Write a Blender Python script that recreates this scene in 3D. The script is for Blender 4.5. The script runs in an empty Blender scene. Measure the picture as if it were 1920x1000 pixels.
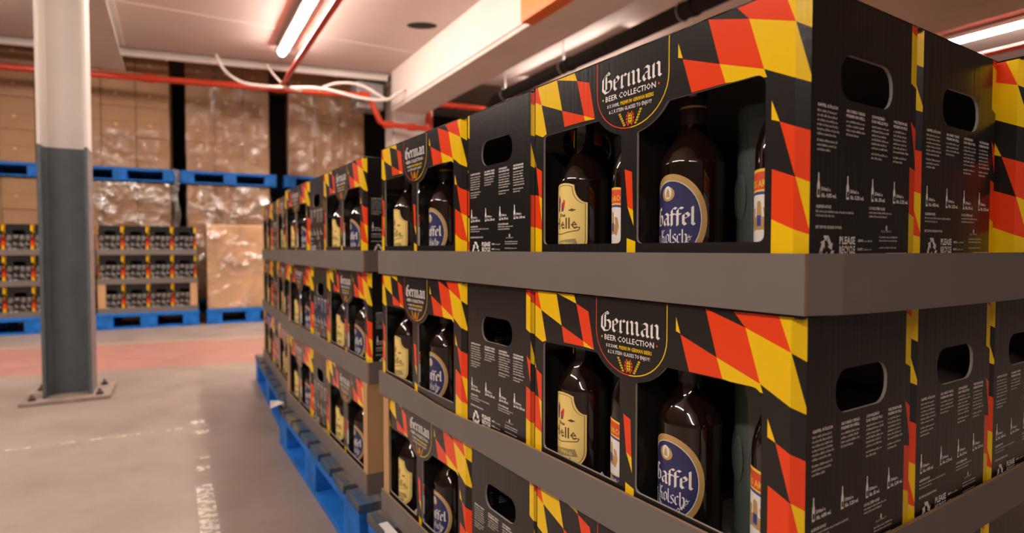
import bpy, bmesh, math, random
from math import sin, cos, pi, radians, sqrt, atan2, hypot
from mathutils import Vector, Matrix
from mathutils.geometry import delaunay_2d_cdt

random.seed(7)
C = bpy.context.scene.collection
SC = bpy.context.scene

# ------------------------------------------------------------------ camera
cam_d = bpy.data.cameras.new('camera')
cam_d.sensor_width = 36.0
cam_d.lens = 20.625
cam_d.clip_start = 0.02
cam_d.dof.use_dof = True
cam_d.dof.focus_distance = 0.72
cam_d.dof.aperture_fstop = 4.3
cam = bpy.data.objects.new('camera', cam_d)
C.objects.link(cam)
cam.location = (0, 0, 0.767)
cam.rotation_euler = (radians(90 - 1.72), 0, 0)
SC.camera = cam

# ------------------------------------------------------------------ world, exposure
SC.view_settings.view_transform = 'Standard'
SC.view_settings.look = 'None'
SC.view_settings.gamma = 1.0
SC.view_settings.use_curve_mapping = False
SC.view_settings.exposure = 0.32
w = bpy.data.worlds.new('world')
SC.world = w
w.use_nodes = True
w.node_tree.nodes['Background'].inputs[0].default_value = (1.0, 0.86, 0.76, 1)
w.node_tree.nodes['Background'].inputs[1].default_value = 0.10
LAMP_COL = (1.0, 0.865, 0.775)
LAMP_STRENGTH = 95.0

# building grid: g(a, b, z) = a along the aisle (away from the camera), b across it
YAW = radians(30.0)
GD1 = Vector((-sin(YAW), cos(YAW), 0))
GD2 = Vector((cos(YAW), sin(YAW), 0))


def g(a, b, z=0.0):
    return GD1 * a + GD2 * b + Vector((0, 0, z))


# ------------------------------------------------------------------ materials
MATS = {}


def mat(name, col, rough=0.6, spec=0.5, metal=0.0, bump=None, var=None, emit=None, trans=0.0, ior=1.5, coat=0.0):
    """bump = (kind, scale, strength, distance), var = (scale, amount) tonal variation of the paint itself"""
    m = bpy.data.materials.new(name)
    m.use_nodes = True
    nt = m.node_tree
    b = nt.nodes['Principled BSDF']
    b.inputs['Base Color'].default_value = (*col, 1)
    b.inputs['Roughness'].default_value = rough
    b.inputs['Specular IOR Level'].default_value = spec
    b.inputs['Metallic'].default_value = metal
    b.inputs['Transmission Weight'].default_value = trans
    b.inputs['IOR'].default_value = ior
    b.inputs['Coat Weight'].default_value = coat
    b.inputs['Coat Roughness'].default_value = 0.08
    if emit:
        b.inputs['Emission Color'].default_value = (*emit[0], 1)
        b.inputs['Emission Strength'].default_value = emit[1]
    tc = nt.nodes.new('ShaderNodeTexCoord')
    if bump:
        kind, sc, st, dist = bump
        if kind == 'corr':      # corrugated board: vertical ribs plus fine wrinkles
            mp = nt.nodes.new('ShaderNodeMapping')
            mp.inputs['Scale'].default_value = (sc, sc, sc * 0.05)
            nt.links.new(tc.outputs['Object'], mp.inputs['Vector'])
            n = nt.nodes.new('ShaderNodeTexNoise')
            n.inputs['Scale'].default_value = 1.0
            n.inputs['Detail'].default_value = 3.0
            nt.links.new(mp.outputs[0], n.inputs['Vector'])
            n2 = nt.nodes.new('ShaderNodeTexNoise')
            n2.inputs['Scale'].default_value = sc * 0.9
            n2.inputs['Detail'].default_value = 4.0
            nt.links.new(tc.outputs['Object'], n2.inputs['Vector'])
            ad = nt.nodes.new('ShaderNodeMath')
            ad.operation = 'MULTIPLY_ADD'
            ad.inputs[1].default_value = 0.35
            nt.links.new(n2.outputs['Fac'], ad.inputs[0])
            nt.links.new(n.outputs['Fac'], ad.inputs[2])
            out = ad.outputs[0]
        else:
            n = nt.nodes.new('ShaderNodeTexNoise')
            n.inputs['Scale'].default_value = sc
            n.inputs['Detail'].default_value = 4.0
            if kind == 'streak':
                mp = nt.nodes.new('ShaderNodeMapping')
                mp.inputs['Scale'].default_value = (0.15, 0.15, 1)
                nt.links.new(tc.outputs['Object'], mp.inputs['Vector'])
                nt.links.new(mp.outputs[0], n.inputs['Vector'])
            else:
                nt.links.new(tc.outputs['Object'], n.inputs['Vector'])
            out = n.outputs['Fac']
        bp = nt.nodes.new('ShaderNodeBump')
        bp.inputs['Strength'].default_value = st
        bp.inputs['Distance'].default_value = dist
        nt.links.new(out, bp.inputs['Height'])
        nt.links.new(bp.outputs[0], b.inputs['Normal'])
    if var:
        n3 = nt.nodes.new('ShaderNodeTexNoise')
        n3.inputs['Scale'].default_value = var[0]
        n3.inputs['Detail'].default_value = 6.0
        nt.links.new(tc.outputs['Object'], n3.inputs['Vector'])
        r = nt.nodes.new('ShaderNodeMapRange')
        r.inputs[1].default_value = 0.3
        r.inputs[2].default_value = 0.7
        r.inputs[3].default_value = 1 - var[1]
        r.inputs[4].default_value = 1 + var[1]
        nt.links.new(n3.outputs['Fac'], r.inputs[0])
        mx = nt.nodes.new('ShaderNodeVectorMath')
        mx.operation = 'SCALE'
        mx.inputs[0].default_value = col
        nt.links.new(r.outputs[0], mx.inputs['Scale'])
        nt.links.new(mx.outputs[0], b.inputs['Base Color'])
    MATS[name] = m
    return m


CB = ('corr', 160.0, 0.22, 0.0015)
mat('card_black', (0.015, 0.0135, 0.0125), 0.24, 0.5, bump=CB)
mat('card_fold', (0.012, 0.010, 0.009), 0.09, 0.8)
mat('card_red', (0.86, 0.060, 0.010), 0.22, 0.5, bump=CB)
mat('card_yellow', (0.92, 0.60, 0.004), 0.22, 0.5, bump=CB)
mat('card_white', (0.90, 0.86, 0.82), 0.35, 0.5)
mat('print_grey', (0.62, 0.58, 0.54), 0.35, 0.5)
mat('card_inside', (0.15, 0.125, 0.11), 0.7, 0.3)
mat('card_rim', (0.40, 0.36, 0.32), 0.8, 0.2)
mat('tray_grey', (0.175, 0.150, 0.134), 0.62, 0.35, bump=('corr', 120.0, 0.15, 0.001), var=(9, 0.06))
mat('tray_kraft', (0.36, 0.235, 0.14), 0.8, 0.2, var=(30, 0.15))
mat('kraft', (0.56, 0.33, 0.165), 0.65, 0.35, bump=('noise', 40, 0.1, 0.002), var=(6, 0.06))
mat('kraft_carton', (0.40, 0.235, 0.125), 0.62, 0.3, bump=('streak', 40, 0.25, 0.003), var=(5, 0.08))
mat('kraft_seam', (0.17, 0.095, 0.05), 0.8, 0.2)
mat('kraft_light', (0.66, 0.42, 0.235), 0.7, 0.3)
mat('clear_plastic_card', (0.42, 0.40, 0.37), 0.15, 0.6)
mat('glass_brown', (0.011, 0.005, 0.003), 0.05, 0.7, bump=('noise', 25, 0.05, 0.001))
mat('cap_dark', (0.03, 0.025, 0.022), 0.3, 0.6)
mat('cap_gold', (0.5, 0.33, 0.10), 0.3, 0.6, metal=0.6)
mat('label_cream', (0.90, 0.69, 0.22), 0.45, 0.4)
mat('label_ink', (0.10, 0.065, 0.035), 0.5, 0.4)
mat('label_olive', (0.38, 0.30, 0.13), 0.5, 0.4)
mat('label_purple', (0.16, 0.05, 0.16), 0.5, 0.4)
mat('label_gold', (0.62, 0.40, 0.14), 0.35, 0.5, metal=0.3)
mat('label_navy', (0.030, 0.032, 0.115), 0.4, 0.5)
mat('label_white', (0.82, 0.79, 0.75), 0.45, 0.4)
mat('label_red', (0.72, 0.08, 0.03), 0.45, 0.4)
mat('label_blue', (0.04, 0.06, 0.28), 0.45, 0.4)
mat('label_yellow', (0.90, 0.60, 0.05), 0.45, 0.4)
mat('foil_purple', (0.12, 0.055, 0.085), 0.4, 0.5)
mat('stein_glass', (0.72, 0.86, 0.79), 0.06, 0.9, trans=0.91, ior=1.45)
mat('pallet_blue', (0.006, 0.15, 0.56), 0.6, 0.35, bump=('streak', 60, 0.4, 0.003), var=(14, 0.25))
mat('paint_white', (0.72, 0.66, 0.61), 0.55, 0.4, var=(3, 0.05))
mat('ceiling_paint', (0.66, 0.55, 0.50), 0.75, 0.3, bump=('noise', 3, 0.25, 0.02), var=(1.5, 0.05))
mat('beam_paint', (0.72, 0.62, 0.56), 0.6, 0.3, bump=('noise', 5, 0.2, 0.01), var=(2, 0.05))
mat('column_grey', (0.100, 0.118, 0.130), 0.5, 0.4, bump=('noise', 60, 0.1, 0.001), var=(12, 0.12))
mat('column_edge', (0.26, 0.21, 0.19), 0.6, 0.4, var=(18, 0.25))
mat('base_plate', (0.30, 0.235, 0.19), 0.8, 0.3, var=(10, 0.2))
mat('bolt_steel', (0.12, 0.10, 0.09), 0.5, 0.5, metal=0.5)
mat('pipe_red', (0.62, 0.055, 0.022), 0.35, 0.5)
mat('pipe_black', (0.024, 0.018, 0.016), 0.8, 0.2)
mat('beam_shade_tan', (0.58, 0.41, 0.29), 0.6, 0.3, var=(2, 0.06))  # beam paint with the unlit, warm brown look put into its colour
mat('orange_paint', (0.80, 0.17, 0.02), 0.4, 0.5)
mat('sticker_yellow', (0.95, 0.62, 0.08), 0.5, 0.5)
mat('lamp_body', (0.75, 0.70, 0.66), 0.5, 0.4)
mat('lamp_glow', (1, 1, 1), 0.5, 0.4, emit=(LAMP_COL, LAMP_STRENGTH))
mat('duct_steel', (0.40, 0.40, 0.40), 0.35, 0.5, metal=0.4, var=(8, 0.2))
mat('gap_shade', (0.035, 0.028, 0.024), 0.9, 0.1)  # near-black wall colour standing in for shade in the carton gaps
mat('paper', (0.80, 0.77, 0.74), 0.7, 0.3)
mat('wall_paint', (0.50, 0.42, 0.37), 0.8, 0.3, var=(2, 0.08))


def worn_deck():
    m = mat('deck_worn', (0.05, 0.1, 0.2), 0.75, 0.3, bump=('streak', 90, 0.5, 0.003))
    nt = m.node_tree
    b = nt.nodes['Principled BSDF']
    tc = nt.nodes.new('ShaderNodeTexCoord')
    mp = nt.nodes.new('ShaderNodeMapping')
    mp.inputs['Scale'].default_value = (4, 30, 12)
    nt.links.new(tc.outputs['Object'], mp.inputs['Vector'])
    n = nt.nodes.new('ShaderNodeTexNoise')
    n.inputs['Scale'].default_value = 1.0
    n.inputs['Detail'].default_value = 8
    nt.links.new(mp.outputs[0], n.inputs['Vector'])
    cr = nt.nodes.new('ShaderNodeValToRGB')
    e = cr.color_ramp.elements
    e[0].position = 0.38; e[0].color = (0.030, 0.085, 0.17, 1)
    e[1].position = 0.60; e[1].color = (0.20, 0.155, 0.115, 1)
    x = e.new(0.5); x.color = (0.10, 0.10, 0.105, 1)
    nt.links.new(n.outputs['Fac'], cr.inputs[0])
    nt.links.new(cr.outputs[0], b.inputs['Base Color'])


worn_deck()


def film_material(name, hi):
    m = bpy.data.materials.new(name)
    m.use_nodes = True
    nt = m.node_tree
    for n in list(nt.nodes):
        nt.nodes.remove(n)
    o = nt.nodes.new('ShaderNodeOutputMaterial')
    mx = nt.nodes.new('ShaderNodeMixShader')
    t = nt.nodes.new('ShaderNodeBsdfTransparent')
    t.inputs[0].default_value = (0.97, 0.95, 0.93, 1)
    gl = nt.nodes.new('ShaderNodeBsdfGlossy')
    gl.inputs['Roughness'].default_value = 0.16
    fr = nt.nodes.new('ShaderNodeMapRange')
    tc = nt.nodes.new('ShaderNodeTexCoord')
    n = nt.nodes.new('ShaderNodeTexNoise')
    n.inputs['Scale'].default_value = 4.5
    n.inputs['Detail'].default_value = 5
    n.inputs['Distortion'].default_value = 0.8
    nt.links.new(tc.outputs['Object'], n.inputs['Vector'])
    bp = nt.nodes.new('ShaderNodeBump')
    bp.inputs['Strength'].default_value = 1.0
    bp.inputs['Distance'].default_value = 0.06
    nt.links.new(n.outputs['Fac'], bp.inputs['Height'])
    nt.links.new(bp.outputs[0], gl.inputs['Normal'])
    fr.inputs[1].default_value = 0.35
    fr.inputs[2].default_value = 0.70
    fr.inputs[3].default_value = 0.01
    fr.inputs[4].default_value = hi
    nt.links.new(n.outputs['Fac'], fr.inputs[0])
    nt.links.new(fr.outputs[0], mx.inputs[0])
    nt.links.new(t.outputs[0], mx.inputs[1])
    nt.links.new(gl.outputs[0], mx.inputs[2])
    nt.links.new(mx.outputs[0], o.inputs[0])
    MATS[name] = m


film_material('stretch_film', .15)
film_material('stretch_film_shiny', .5)


def floor_material():
    m = bpy.data.materials.new('concrete_floor')
    m.use_nodes = True
    nt = m.node_tree
    L = nt.links
    b = nt.nodes['Principled BSDF']
    b.inputs['Roughness'].default_value = 0.42
    b.inputs['Specular IOR Level'].default_value = 0.45
    tc = nt.nodes.new('ShaderNodeTexCoord')

    def noise(scale, detail=6, vec=None):
        n = nt.nodes.new('ShaderNodeTexNoise')
        n.inputs['Scale'].default_value = scale
        n.inputs['Detail'].default_value = detail
        L.new(vec or tc.outputs['Object'], n.inputs['Vector'])
        return n.outputs['Fac']

    def rng(v, a, b_, c, d):
        r = nt.nodes.new('ShaderNodeMapRange')
        r.inputs[1].default_value = a; r.inputs[2].default_value = b_
        r.inputs[3].default_value = c; r.inputs[4].default_value = d
        L.new(v, r.inputs[0])
        return r.outputs[0]

    def mix(f, c1, c2):
        x = nt.nodes.new('ShaderNodeMix')
        x.data_type = 'RGBA'
        L.new(f, x.inputs[0])
        for c, i in ((c1, 6), (c2, 7)):
            if isinstance(c, tuple):
                x.inputs[i].default_value = (*c, 1)
            else:
                L.new(c, x.inputs[i])
        return x.outputs[2]

    def mul(a, b_, op='MULTIPLY'):
        x = nt.nodes.new('ShaderNodeMath')
        x.operation = op
        for v, i in ((a, 0), (b_, 1)):
            if isinstance(v, (int, float)):
                x.inputs[i].default_value = v
            else:
                L.new(v, x.inputs[i])
        return x.outputs[0]

    base = mix(rng(noise(2.2), 0.3, 0.7, 0, 1), (0.262, 0.205, 0.172), (0.330, 0.262, 0.222))
    base = mix(rng(noise(14, 8), 0.60, 0.75, 0, 0.35), base, (0.19, 0.145, 0.12))
    # painted red walkway: a band square to the aisle
    dp = nt.nodes.new('ShaderNodeVectorMath')
    dp.operation = 'DOT_PRODUCT'
    dp.inputs[1].default_value = (-sin(radians(20)), cos(radians(20)), 0)
    L.new(tc.outputs['Object'], dp.inputs[0])
    s = dp.outputs['Value']
    wob = mul(rng(noise(9, 4), 0.3, 0.7, -0.03, 0.03), s, 'ADD')
    band = mul(rng(wob, 4.28, 4.36, 0, 1), rng(wob, 5.44, 5.50, 1, 0))
    band = mul(band, rng(noise(3.0, 8), 0.3, 0.62, 1.0, 0.72))
    base = mix(band, base, (0.42, 0.185, 0.145))
    line = mul(rng(s, 5.50, 5.52, 0, 1), rng(s, 5.57, 5.59, 1, 0))
    base = mix(mul(line, 0.6), base, (0.50, 0.34, 0.18))
    L.new(base, b.inputs['Base Color'])
    L.new(rng(noise(5), 0.3, 0.7, 0.34, 0.55), b.inputs['Roughness'])
    bp = nt.nodes.new('ShaderNodeBump')
    bp.inputs['Strength'].default_value = 0.12
    bp.inputs['Distance'].default_value = 0.01
    L.new(noise(30, 6), bp.inputs['Height'])
    L.new(bp.outputs[0], b.inputs['Normal'])
    MATS['concrete_floor'] = m


floor_material()


def tape_material():
    """worn white paint: scuffed through to the concrete"""
    m = mat('worn_tape', (0.74, 0.66, 0.56), 0.55)
    nt = m.node_tree
    n = nt.nodes.new('ShaderNodeTexNoise')
    n.inputs['Scale'].default_value = 55
    n.inputs['Detail'].default_value = 4
    tc = nt.nodes.new('ShaderNodeTexCoord')
    nt.links.new(tc.outputs['Object'], n.inputs['Vector'])
    r = nt.nodes.new('ShaderNodeMapRange')
    r.inputs[1].default_value = 0.45
    r.inputs[2].default_value = 0.56
    r.inputs[3].default_value = 0.35
    r.inputs[4].default_value = 0.95
    nt.links.new(n.outputs['Fac'], r.inputs[0])
    nt.links.new(r.outputs[0], nt.nodes['Principled BSDF'].inputs['Alpha'])


tape_material()

# ------------------------------------------------------------------ mesh helpers


class MB:
    def __init__(self):
        self.v = []; self.f = []; self.mi = []; self.mats = []; self.sm = []

    def m(self, name):
        if name not in self.mats:
            self.mats.append(name)
        return self.mats.index(name)

    def add(self, vs, fs, mname, M=None, smooth=False):
        k = len(self.v); mi = self.m(mname)
        for p in vs:
            p = Vector(p)
            self.v.append(tuple(M @ p) if M is not None else tuple(p))
        for f_ in fs:
            self.f.append([i + k for i in f_]); self.mi.append(mi); self.sm.append(smooth)
        return self

    def box(self, lo, hi, mname, M=None, bev=0.0, top=None):
        x0, y0, z0 = lo; x1, y1, z1 = hi
        if bev <= 0:
            vs = [(x0, y0, z0), (x1, y0, z0), (x1, y1, z0), (x0, y1, z0), (x0, y0, z1), (x1, y0, z1), (x1, y1, z1), (x0, y1, z1)]
            fs = [(0, 3, 2, 1), (4, 5, 6, 7), (0, 1, 5, 4), (1, 2, 6, 5), (2, 3, 7, 6), (3, 0, 4, 7)]
            if top:
                self.add(vs, [fs[0]] + fs[2:], mname, M); self.add(vs, [fs[1]], top, M)
            else:
                self.add(vs, fs, mname, M)
            return self
        bm = bmesh.new()
        bmesh.ops.create_cube(bm, size=1)
        for v in bm.verts:
            v.co = Vector(((v.co.x + .5) * (x1 - x0) + x0, (v.co.y + .5) * (y1 - y0) + y0, (v.co.z + .5) * (z1 - z0) + z0))
        bmesh.ops.bevel(bm, geom=list(bm.edges), offset=bev, segments=2, affect='EDGES', profile=0.6)
        self.addbm(bm, mname, M)
        return self

    def addbm(self, bm, mname, M=None, smooth=False):
        bm.verts.index_update()
        self.add([v.co.copy() for v in bm.verts], [[v.index for v in f_.verts] for f_ in bm.faces], mname, M, smooth)
        bm.free()

    def lathe(self, prof, mname, seg=32, M=None, a0=0, a1=2 * pi, smooth=True):
        full = abs(a1 - a0 - 2 * pi) < 1e-6
        n = seg if full else seg + 1
        vs = []; fs = []
        for r, z in prof:
            for i in range(n):
                a = a0 + (a1 - a0) * i / seg
                vs.append((r * cos(a), r * sin(a), z))
        for j in range(len(prof) - 1):
            for i in range(seg):
                i2 = (i + 1) % n
                fs.append((j * n + i, j * n + i2, (j + 1) * n + i2, (j + 1) * n + i))
        self.add(vs, fs, mname, M, smooth)
        return self

    def tube(self, pts, r, mname, seg=10, M=None, caps=True):
        pts = [Vector(p) for p in pts]
        vs = []; fs = []
        n = len(pts)
        up = None
        for i, p in enumerate(pts):
            d = (pts[min(i + 1, n - 1)] - pts[max(i - 1, 0)]).normalized()
            if up is None:
                up = d.orthogonal().normalized()
            else:
                up = (up - d * up.dot(d)).normalized()
            s = d.cross(up)
            rr = r[i] if isinstance(r, (list, tuple)) else r
            for k in range(seg):
                a = 2 * pi * k / seg
                vs.append(p + up * rr * cos(a) + s * rr * sin(a))
        for i in range(n - 1):
            for k in range(seg):
                k2 = (k + 1) % seg
                fs.append((i * seg + k, i * seg + k2, (i + 1) * seg + k2, (i + 1) * seg + k))
        self.add(vs, fs, mname, M, True)
        if caps:
            self.add(vs, [list(range(seg))[::-1], [(n - 1) * seg + k for k in range(seg)]], mname, M)
        return self

    def build(self, name, parent=None, link=True):
        me = bpy.data.meshes.new(name)
        me.from_pydata(self.v, [], self.f)
        for n in self.mats:
            me.materials.append(MATS[n])
        me.polygons.foreach_set('material_index', self.mi)
        me.polygons.foreach_set('use_smooth', self.sm)
        me.update()
        o = bpy.data.objects.new(name, me)
        if parent is not None:
            o.parent = parent
        C.objects.link(o)
        return o


def tag(o, label=None, cat=None, group=None, kind=None):
    if label: o['label'] = label
    if cat: o['category'] = cat
    if group: o['group'] = group
    if kind: o['kind'] = kind
    return o


def empty(name, loc=(0, 0, 0), rz=0.0):
    o = bpy.data.objects.new(name, None)
    o.empty_display_size = 0.05
    o.location = loc; o.rotation_euler = (0, 0, rz)
    C.objects.link(o)
    return o


KIDS = {}


def copy_tree(o, parent=None):
    c = o.copy(); C.objects.link(c)
    if parent is not None:
        c.parent = parent
    for ch in list(o.children):
        copy_tree(ch, c)
    return c


PROTO = {}


def use(kind, maker, loc, rz, label, cat, group=None):
    """the first use builds the thing, later ones copy it with all its parts"""
    if kind not in PROTO:
        PROTO[kind] = maker()
        o = PROTO[kind]
    else:
        o = copy_tree(PROTO[kind])
    o.location = loc
    o.rotation_euler = (0, 0, rz)
    for k in ('label', 'category', 'group'):
        if k in o: del o[k]
    tag(o, label, cat, group)
    return o


# ------------------------------------------------------------------ flat print: exact colour areas
def inside(p, poly):
    x, y = p; c = False
    n = len(poly)
    for i in range(n):
        x1, y1 = poly[i]; x2, y2 = poly[i - 1]
        if (y1 > y) != (y2 > y) and x < (x2 - x1) * (y - y1) / (y2 - y1) + x1:
            c = not c
    return c


def flat_print(outline, shapes, holes=(), base='card_black', grid=None, lines=()):
    """returns verts2d, {material: [tri]}"""
    vs = []; es = []

    def addp(poly, closed=True):
        k = len(vs)
        vs.extend(Vector(p) for p in poly)
        n = len(poly)
        for i in range(n if closed else n - 1):
            es.append((k + i, k + (i + 1) % n))
    addp(outline)
    for p, _ in shapes: addp(p)
    for h in holes: addp(h)
    for l in lines: addp(l, False)
    if grid:
        xs = [p[0] for p in outline]; ys = [p[1] for p in outline]
        x = min(xs) + grid
        while x < max(xs):
            addp([(x, min(ys) - .001), (x, max(ys) + .001)], False)
            x += grid
    V, E, F, _, _, _ = delaunay_2d_cdt(vs, es, [], 0, 1e-6)
    out = {}
    bbs = []
    for p, mn in shapes:
        bbs.append((min(q[0] for q in p), max(q[0] for q in p), min(q[1] for q in p), max(q[1] for q in p)))
    for f_ in F:
        c = ((V[f_[0]].x + V[f_[1]].x + V[f_[2]].x) / 3, (V[f_[0]].y + V[f_[1]].y + V[f_[2]].y) / 3)
        if not inside(c, outline) or any(inside(c, h) for h in holes):
            continue
        mn = base
        for (p, m2), bb in zip(reversed(shapes), reversed(bbs)):
            if bb[0] <= c[0] <= bb[1] and bb[2] <= c[1] <= bb[3] and inside(c, p):
                mn = m2; break
        out.setdefault(mn, []).append(tuple(f_))
    return V, out


# block lettering from the built-in font
_TXT = {}


def text_mesh(s, bold=0.0):
    key = (s, bold)
    if key in _TXT: return _TXT[key]
    cu = bpy.data.curves.new('t', 'FONT')
    cu.body = s; cu.size = 1.0; cu.offset = bold
    cu.resolution_u = 1
    cu.fill_mode = 'FRONT'
    o = bpy.data.objects.new('t', cu)
    C.objects.link(o)
    me = o.to_mesh()
    vs = [(v.co.x, v.co.y) for v in me.vertices]
    fs = [tuple(p.vertices) for p in me.polygons]
    o.to_mesh_clear()
    bpy.data.objects.remove(o)
    bpy.data.curves.remove(cu)
    _TXT[key] = (vs, fs)
    return _TXT[key]


def put_text(mb, s, x, y, h, wid=None, mname='card_white', place=None, bold=0.0, align='l', lift=0.00025):
    """s at (x, y) baseline, cap height h, total width wid; place maps (u, v, lift) to 3D"""
    vs, fs = text_mesh(s, bold)
    if not vs: return
    x0 = min(p[0] for p in vs); x1 = max(p[0] for p in vs)
    y1 = 0.70
    sx = (wid / (x1 - x0)) if wid else h / y1
    sy = h / y1
    W = (x1 - x0) * sx
    off = 0 if align == 'l' else (-W / 2 if align == 'c' else -W)
    pts = [place(x + off + (p[0] - x0) * sx, y + p[1] * sy, lift) for p in vs]
    mb.add(pts, fs, mname)


# blackletter lettering: strokes of a broad pen held at a slant
BL = {
    'G': (4.6, [[(2.3, 6.3), (1.2, 6.4), (.1, 5.2), (0, 1.6), (1.2, .3), (2.8, .6), (3.4, 1.5), (3.4, 3.4), (2.6, 4.1)],
                [(1.35, 5.8), (1.35, 1.4)], [(1.2, 6.4), (2.0, 6.9), (2.7, 6.1), (3.6, 6.8)], [(2.6, 4.1), (1.9, 3.9)]]),
    'e': (2.7, [[(0, 4.1), (0, 1.2), (.7, .4), (1.8, 1.3)], [(0, 4.1), (.9, 4.8), (1.7, 4.0), (1.6, 3.3), (.1, 2.6)]]),
    'r': (2.6, [[(-.35, 4.1), (.2, 4.6), (.2, .9), (.7, .4)], [(.4, 3.8), (1.2, 4.7), (1.8, 4.1)], [(-.3, .7), (.2, .9)]]),
    'm': (5.6, [[(-.35, 4.1), (.2, 4.6), (.2, .8), (.6, .4)], [(.4, 3.8), (1.5, 4.7), (2.0, 4.2), (2.0, .8), (2.4, .4)],
                [(2.2, 3.8), (3.3, 4.7), (3.8, 4.2), (3.8, .9), (4.4, .4)]]),
    'n': (3.8, [[(-.35, 4.1), (.2, 4.6), (.2, .8), (.6, .4)], [(.4, 3.8), (1.5, 4.7), (2.1, 4.2), (2.1, .9), (2.7, .4)]]),
    'a': (3.2, [[(.1, 4.2), (.9, 4.7), (1.8, 4.2), (1.8, .9), (2.3, .4)], [(1.7, 3.0), (.6, 2.7), (0, 2.1), (0, 1.2), (.6, .4), (1.6, 1.2)]]),
    'f': (2.1, [[(.2, .2), (.2, 5.8), (1.0, 6.7), (1.9, 6.3)], [(-.5, 4.3), (1.3, 4.3)]]),
    'l': (1.6, [[(0, 6.9), (.1, 6.4), (.1, 1.0), (.7, .4)]]),
    'K': (4.0, [[(-.3, 6.2), (.3, 6.7), (.3, .9), (.8, .3)], [(.5, 3.4), (1.5, 5.2), (1.6, 6.4), (2.7, 6.4)], [(.6, 3.6), (2.2, 3.3), (2.3, 1.0), (3.0, .4)]]),
    'o': (2.9, [[(.9, 4.7), (0, 4.0), (0, 1.2), (.8, .4), (1.9, 1.2), (1.9, 4.0), (.9, 4.7)]]),
    'ö': (2.9, [[(.9, 4.7), (0, 4.0), (0, 1.2), (.8, .4), (1.9, 1.2), (1.9, 4.0), (.9, 4.7)], [(.2, 6.1), (.5, 6.3)], [(1.5, 6.1), (1.8, 6.3)]]),
    's': (2.5, [[(1.6, 4.2), (.9, 4.7), (.1, 4.0), (.2, 3.1), (1.6, 2.1), (1.6, 1.1), (.8, .4), (-.1, .9)]]),
    'c': (2.4, [[(1.6, 4.2), (.9, 4.7), (0, 4.0), (0, 1.2), (.7, .4), (1.6, 1.0)]]),
    'h': (3.2, [[(0, 6.8), (.1, 6.4), (.1, .7), (.4, .4)], [(.3, 3.8), (1.3, 4.7), (2.0, 4.1), (2.0, 1.0), (1.5, -.5)]]),
    'A': (4.0, [[(0, .4), (.6, .8), (1.0, 5.5), (1.8, 6.6), (2.6, 5.9), (2.6, .9), (3.1, .4)], [(.8, 3.1), (2.6, 3.1)]]),
    'b': (2.9, [[(0, 6.8), (.1, 6.4), (.1, 1.0), (.8, .4), (1.9, 1.2), (1.9, 3.9), (1.2, 4.7), (.3, 3.9)]]),
    'ä': (3.2, [[(.1, 4.2), (.9, 4.7), (1.8, 4.2), (1.8, .9), (2.3, .4)], [(1.7, 3.0), (.6, 2.7), (0, 2.1), (0, 1.2), (.6, .4), (1.6, 1.2)], [(.2, 6.0), (.5, 6.2)], [(1.5, 6.0), (1.8, 6.2)]]),
    'u': (3.3, [[(-.3, 4.2), (.1, 4.6), (.1, 1.1), (.7, .4), (1.8, 1.2)], [(1.6, 4.3), (1.9, 4.6), (1.9, .9), (2.4, .4)]]),
}


def blackletter(s, x, y, h, wid, nib=0.42):
    """list of quads (pen-stroke pieces) scaled so capitals reach h and the word spans wid"""
    quads = []; pen = 0.0
    nx, ny = nib * cos(radians(38)), nib * sin(radians(38)) * 1.0
    for ch in s:
        adv, strokes = BL[ch]
        for st in strokes:
            for (ax, ay), (bx, by) in zip(st, st[1:]):
                ax += pen; bx += pen
                # keep the diamond nib visible at the ends of every stroke
                quads.append([(ax - nx, ay - ny), (ax + nx, ay + ny), (bx + nx, by + ny), (bx - nx, by - ny)])
        pen += adv
    xs = [p[0] for q in quads for p in q]
    x0, x1 = min(xs), max(xs)
    sx = wid / (x1 - x0); sy = h / 6.9
    out = []
    for q in quads:
        q = [(x + (a - x0) * sx, y + (b - .1) * sy) for a, b in q]
        ar = sum(q[i - 1][0] * q[i][1] - q[i][0] * q[i - 1][1] for i in range(4))
        if abs(ar) < 1e-12: continue
        out.append(q if ar > 0 else q[::-1])
    return out


def arc(cx, cy, rx, ry, a0, a1, n):
    return [(cx + rx * cos(a0 + (a1 - a0) * i / n), cy + ry * sin(a0 + (a1 - a0) * i / n)) for i in range(n + 1)]


def ribbon(pts, wdt):
    """thin line of constant width as quads"""
    out = []
    for (ax, ay), (bx, by) in zip(pts, pts[1:]):
        L = hypot(bx - ax, by - ay)
        if L == 0: continue
        nx, ny = -(by - ay) / L * wdt / 2, (bx - ax) / L * wdt / 2
        out.append([(ax + nx, ay + ny), (ax - nx, ay - ny), (bx - nx, by - ny), (bx + nx, by + ny)])
    return out


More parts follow.
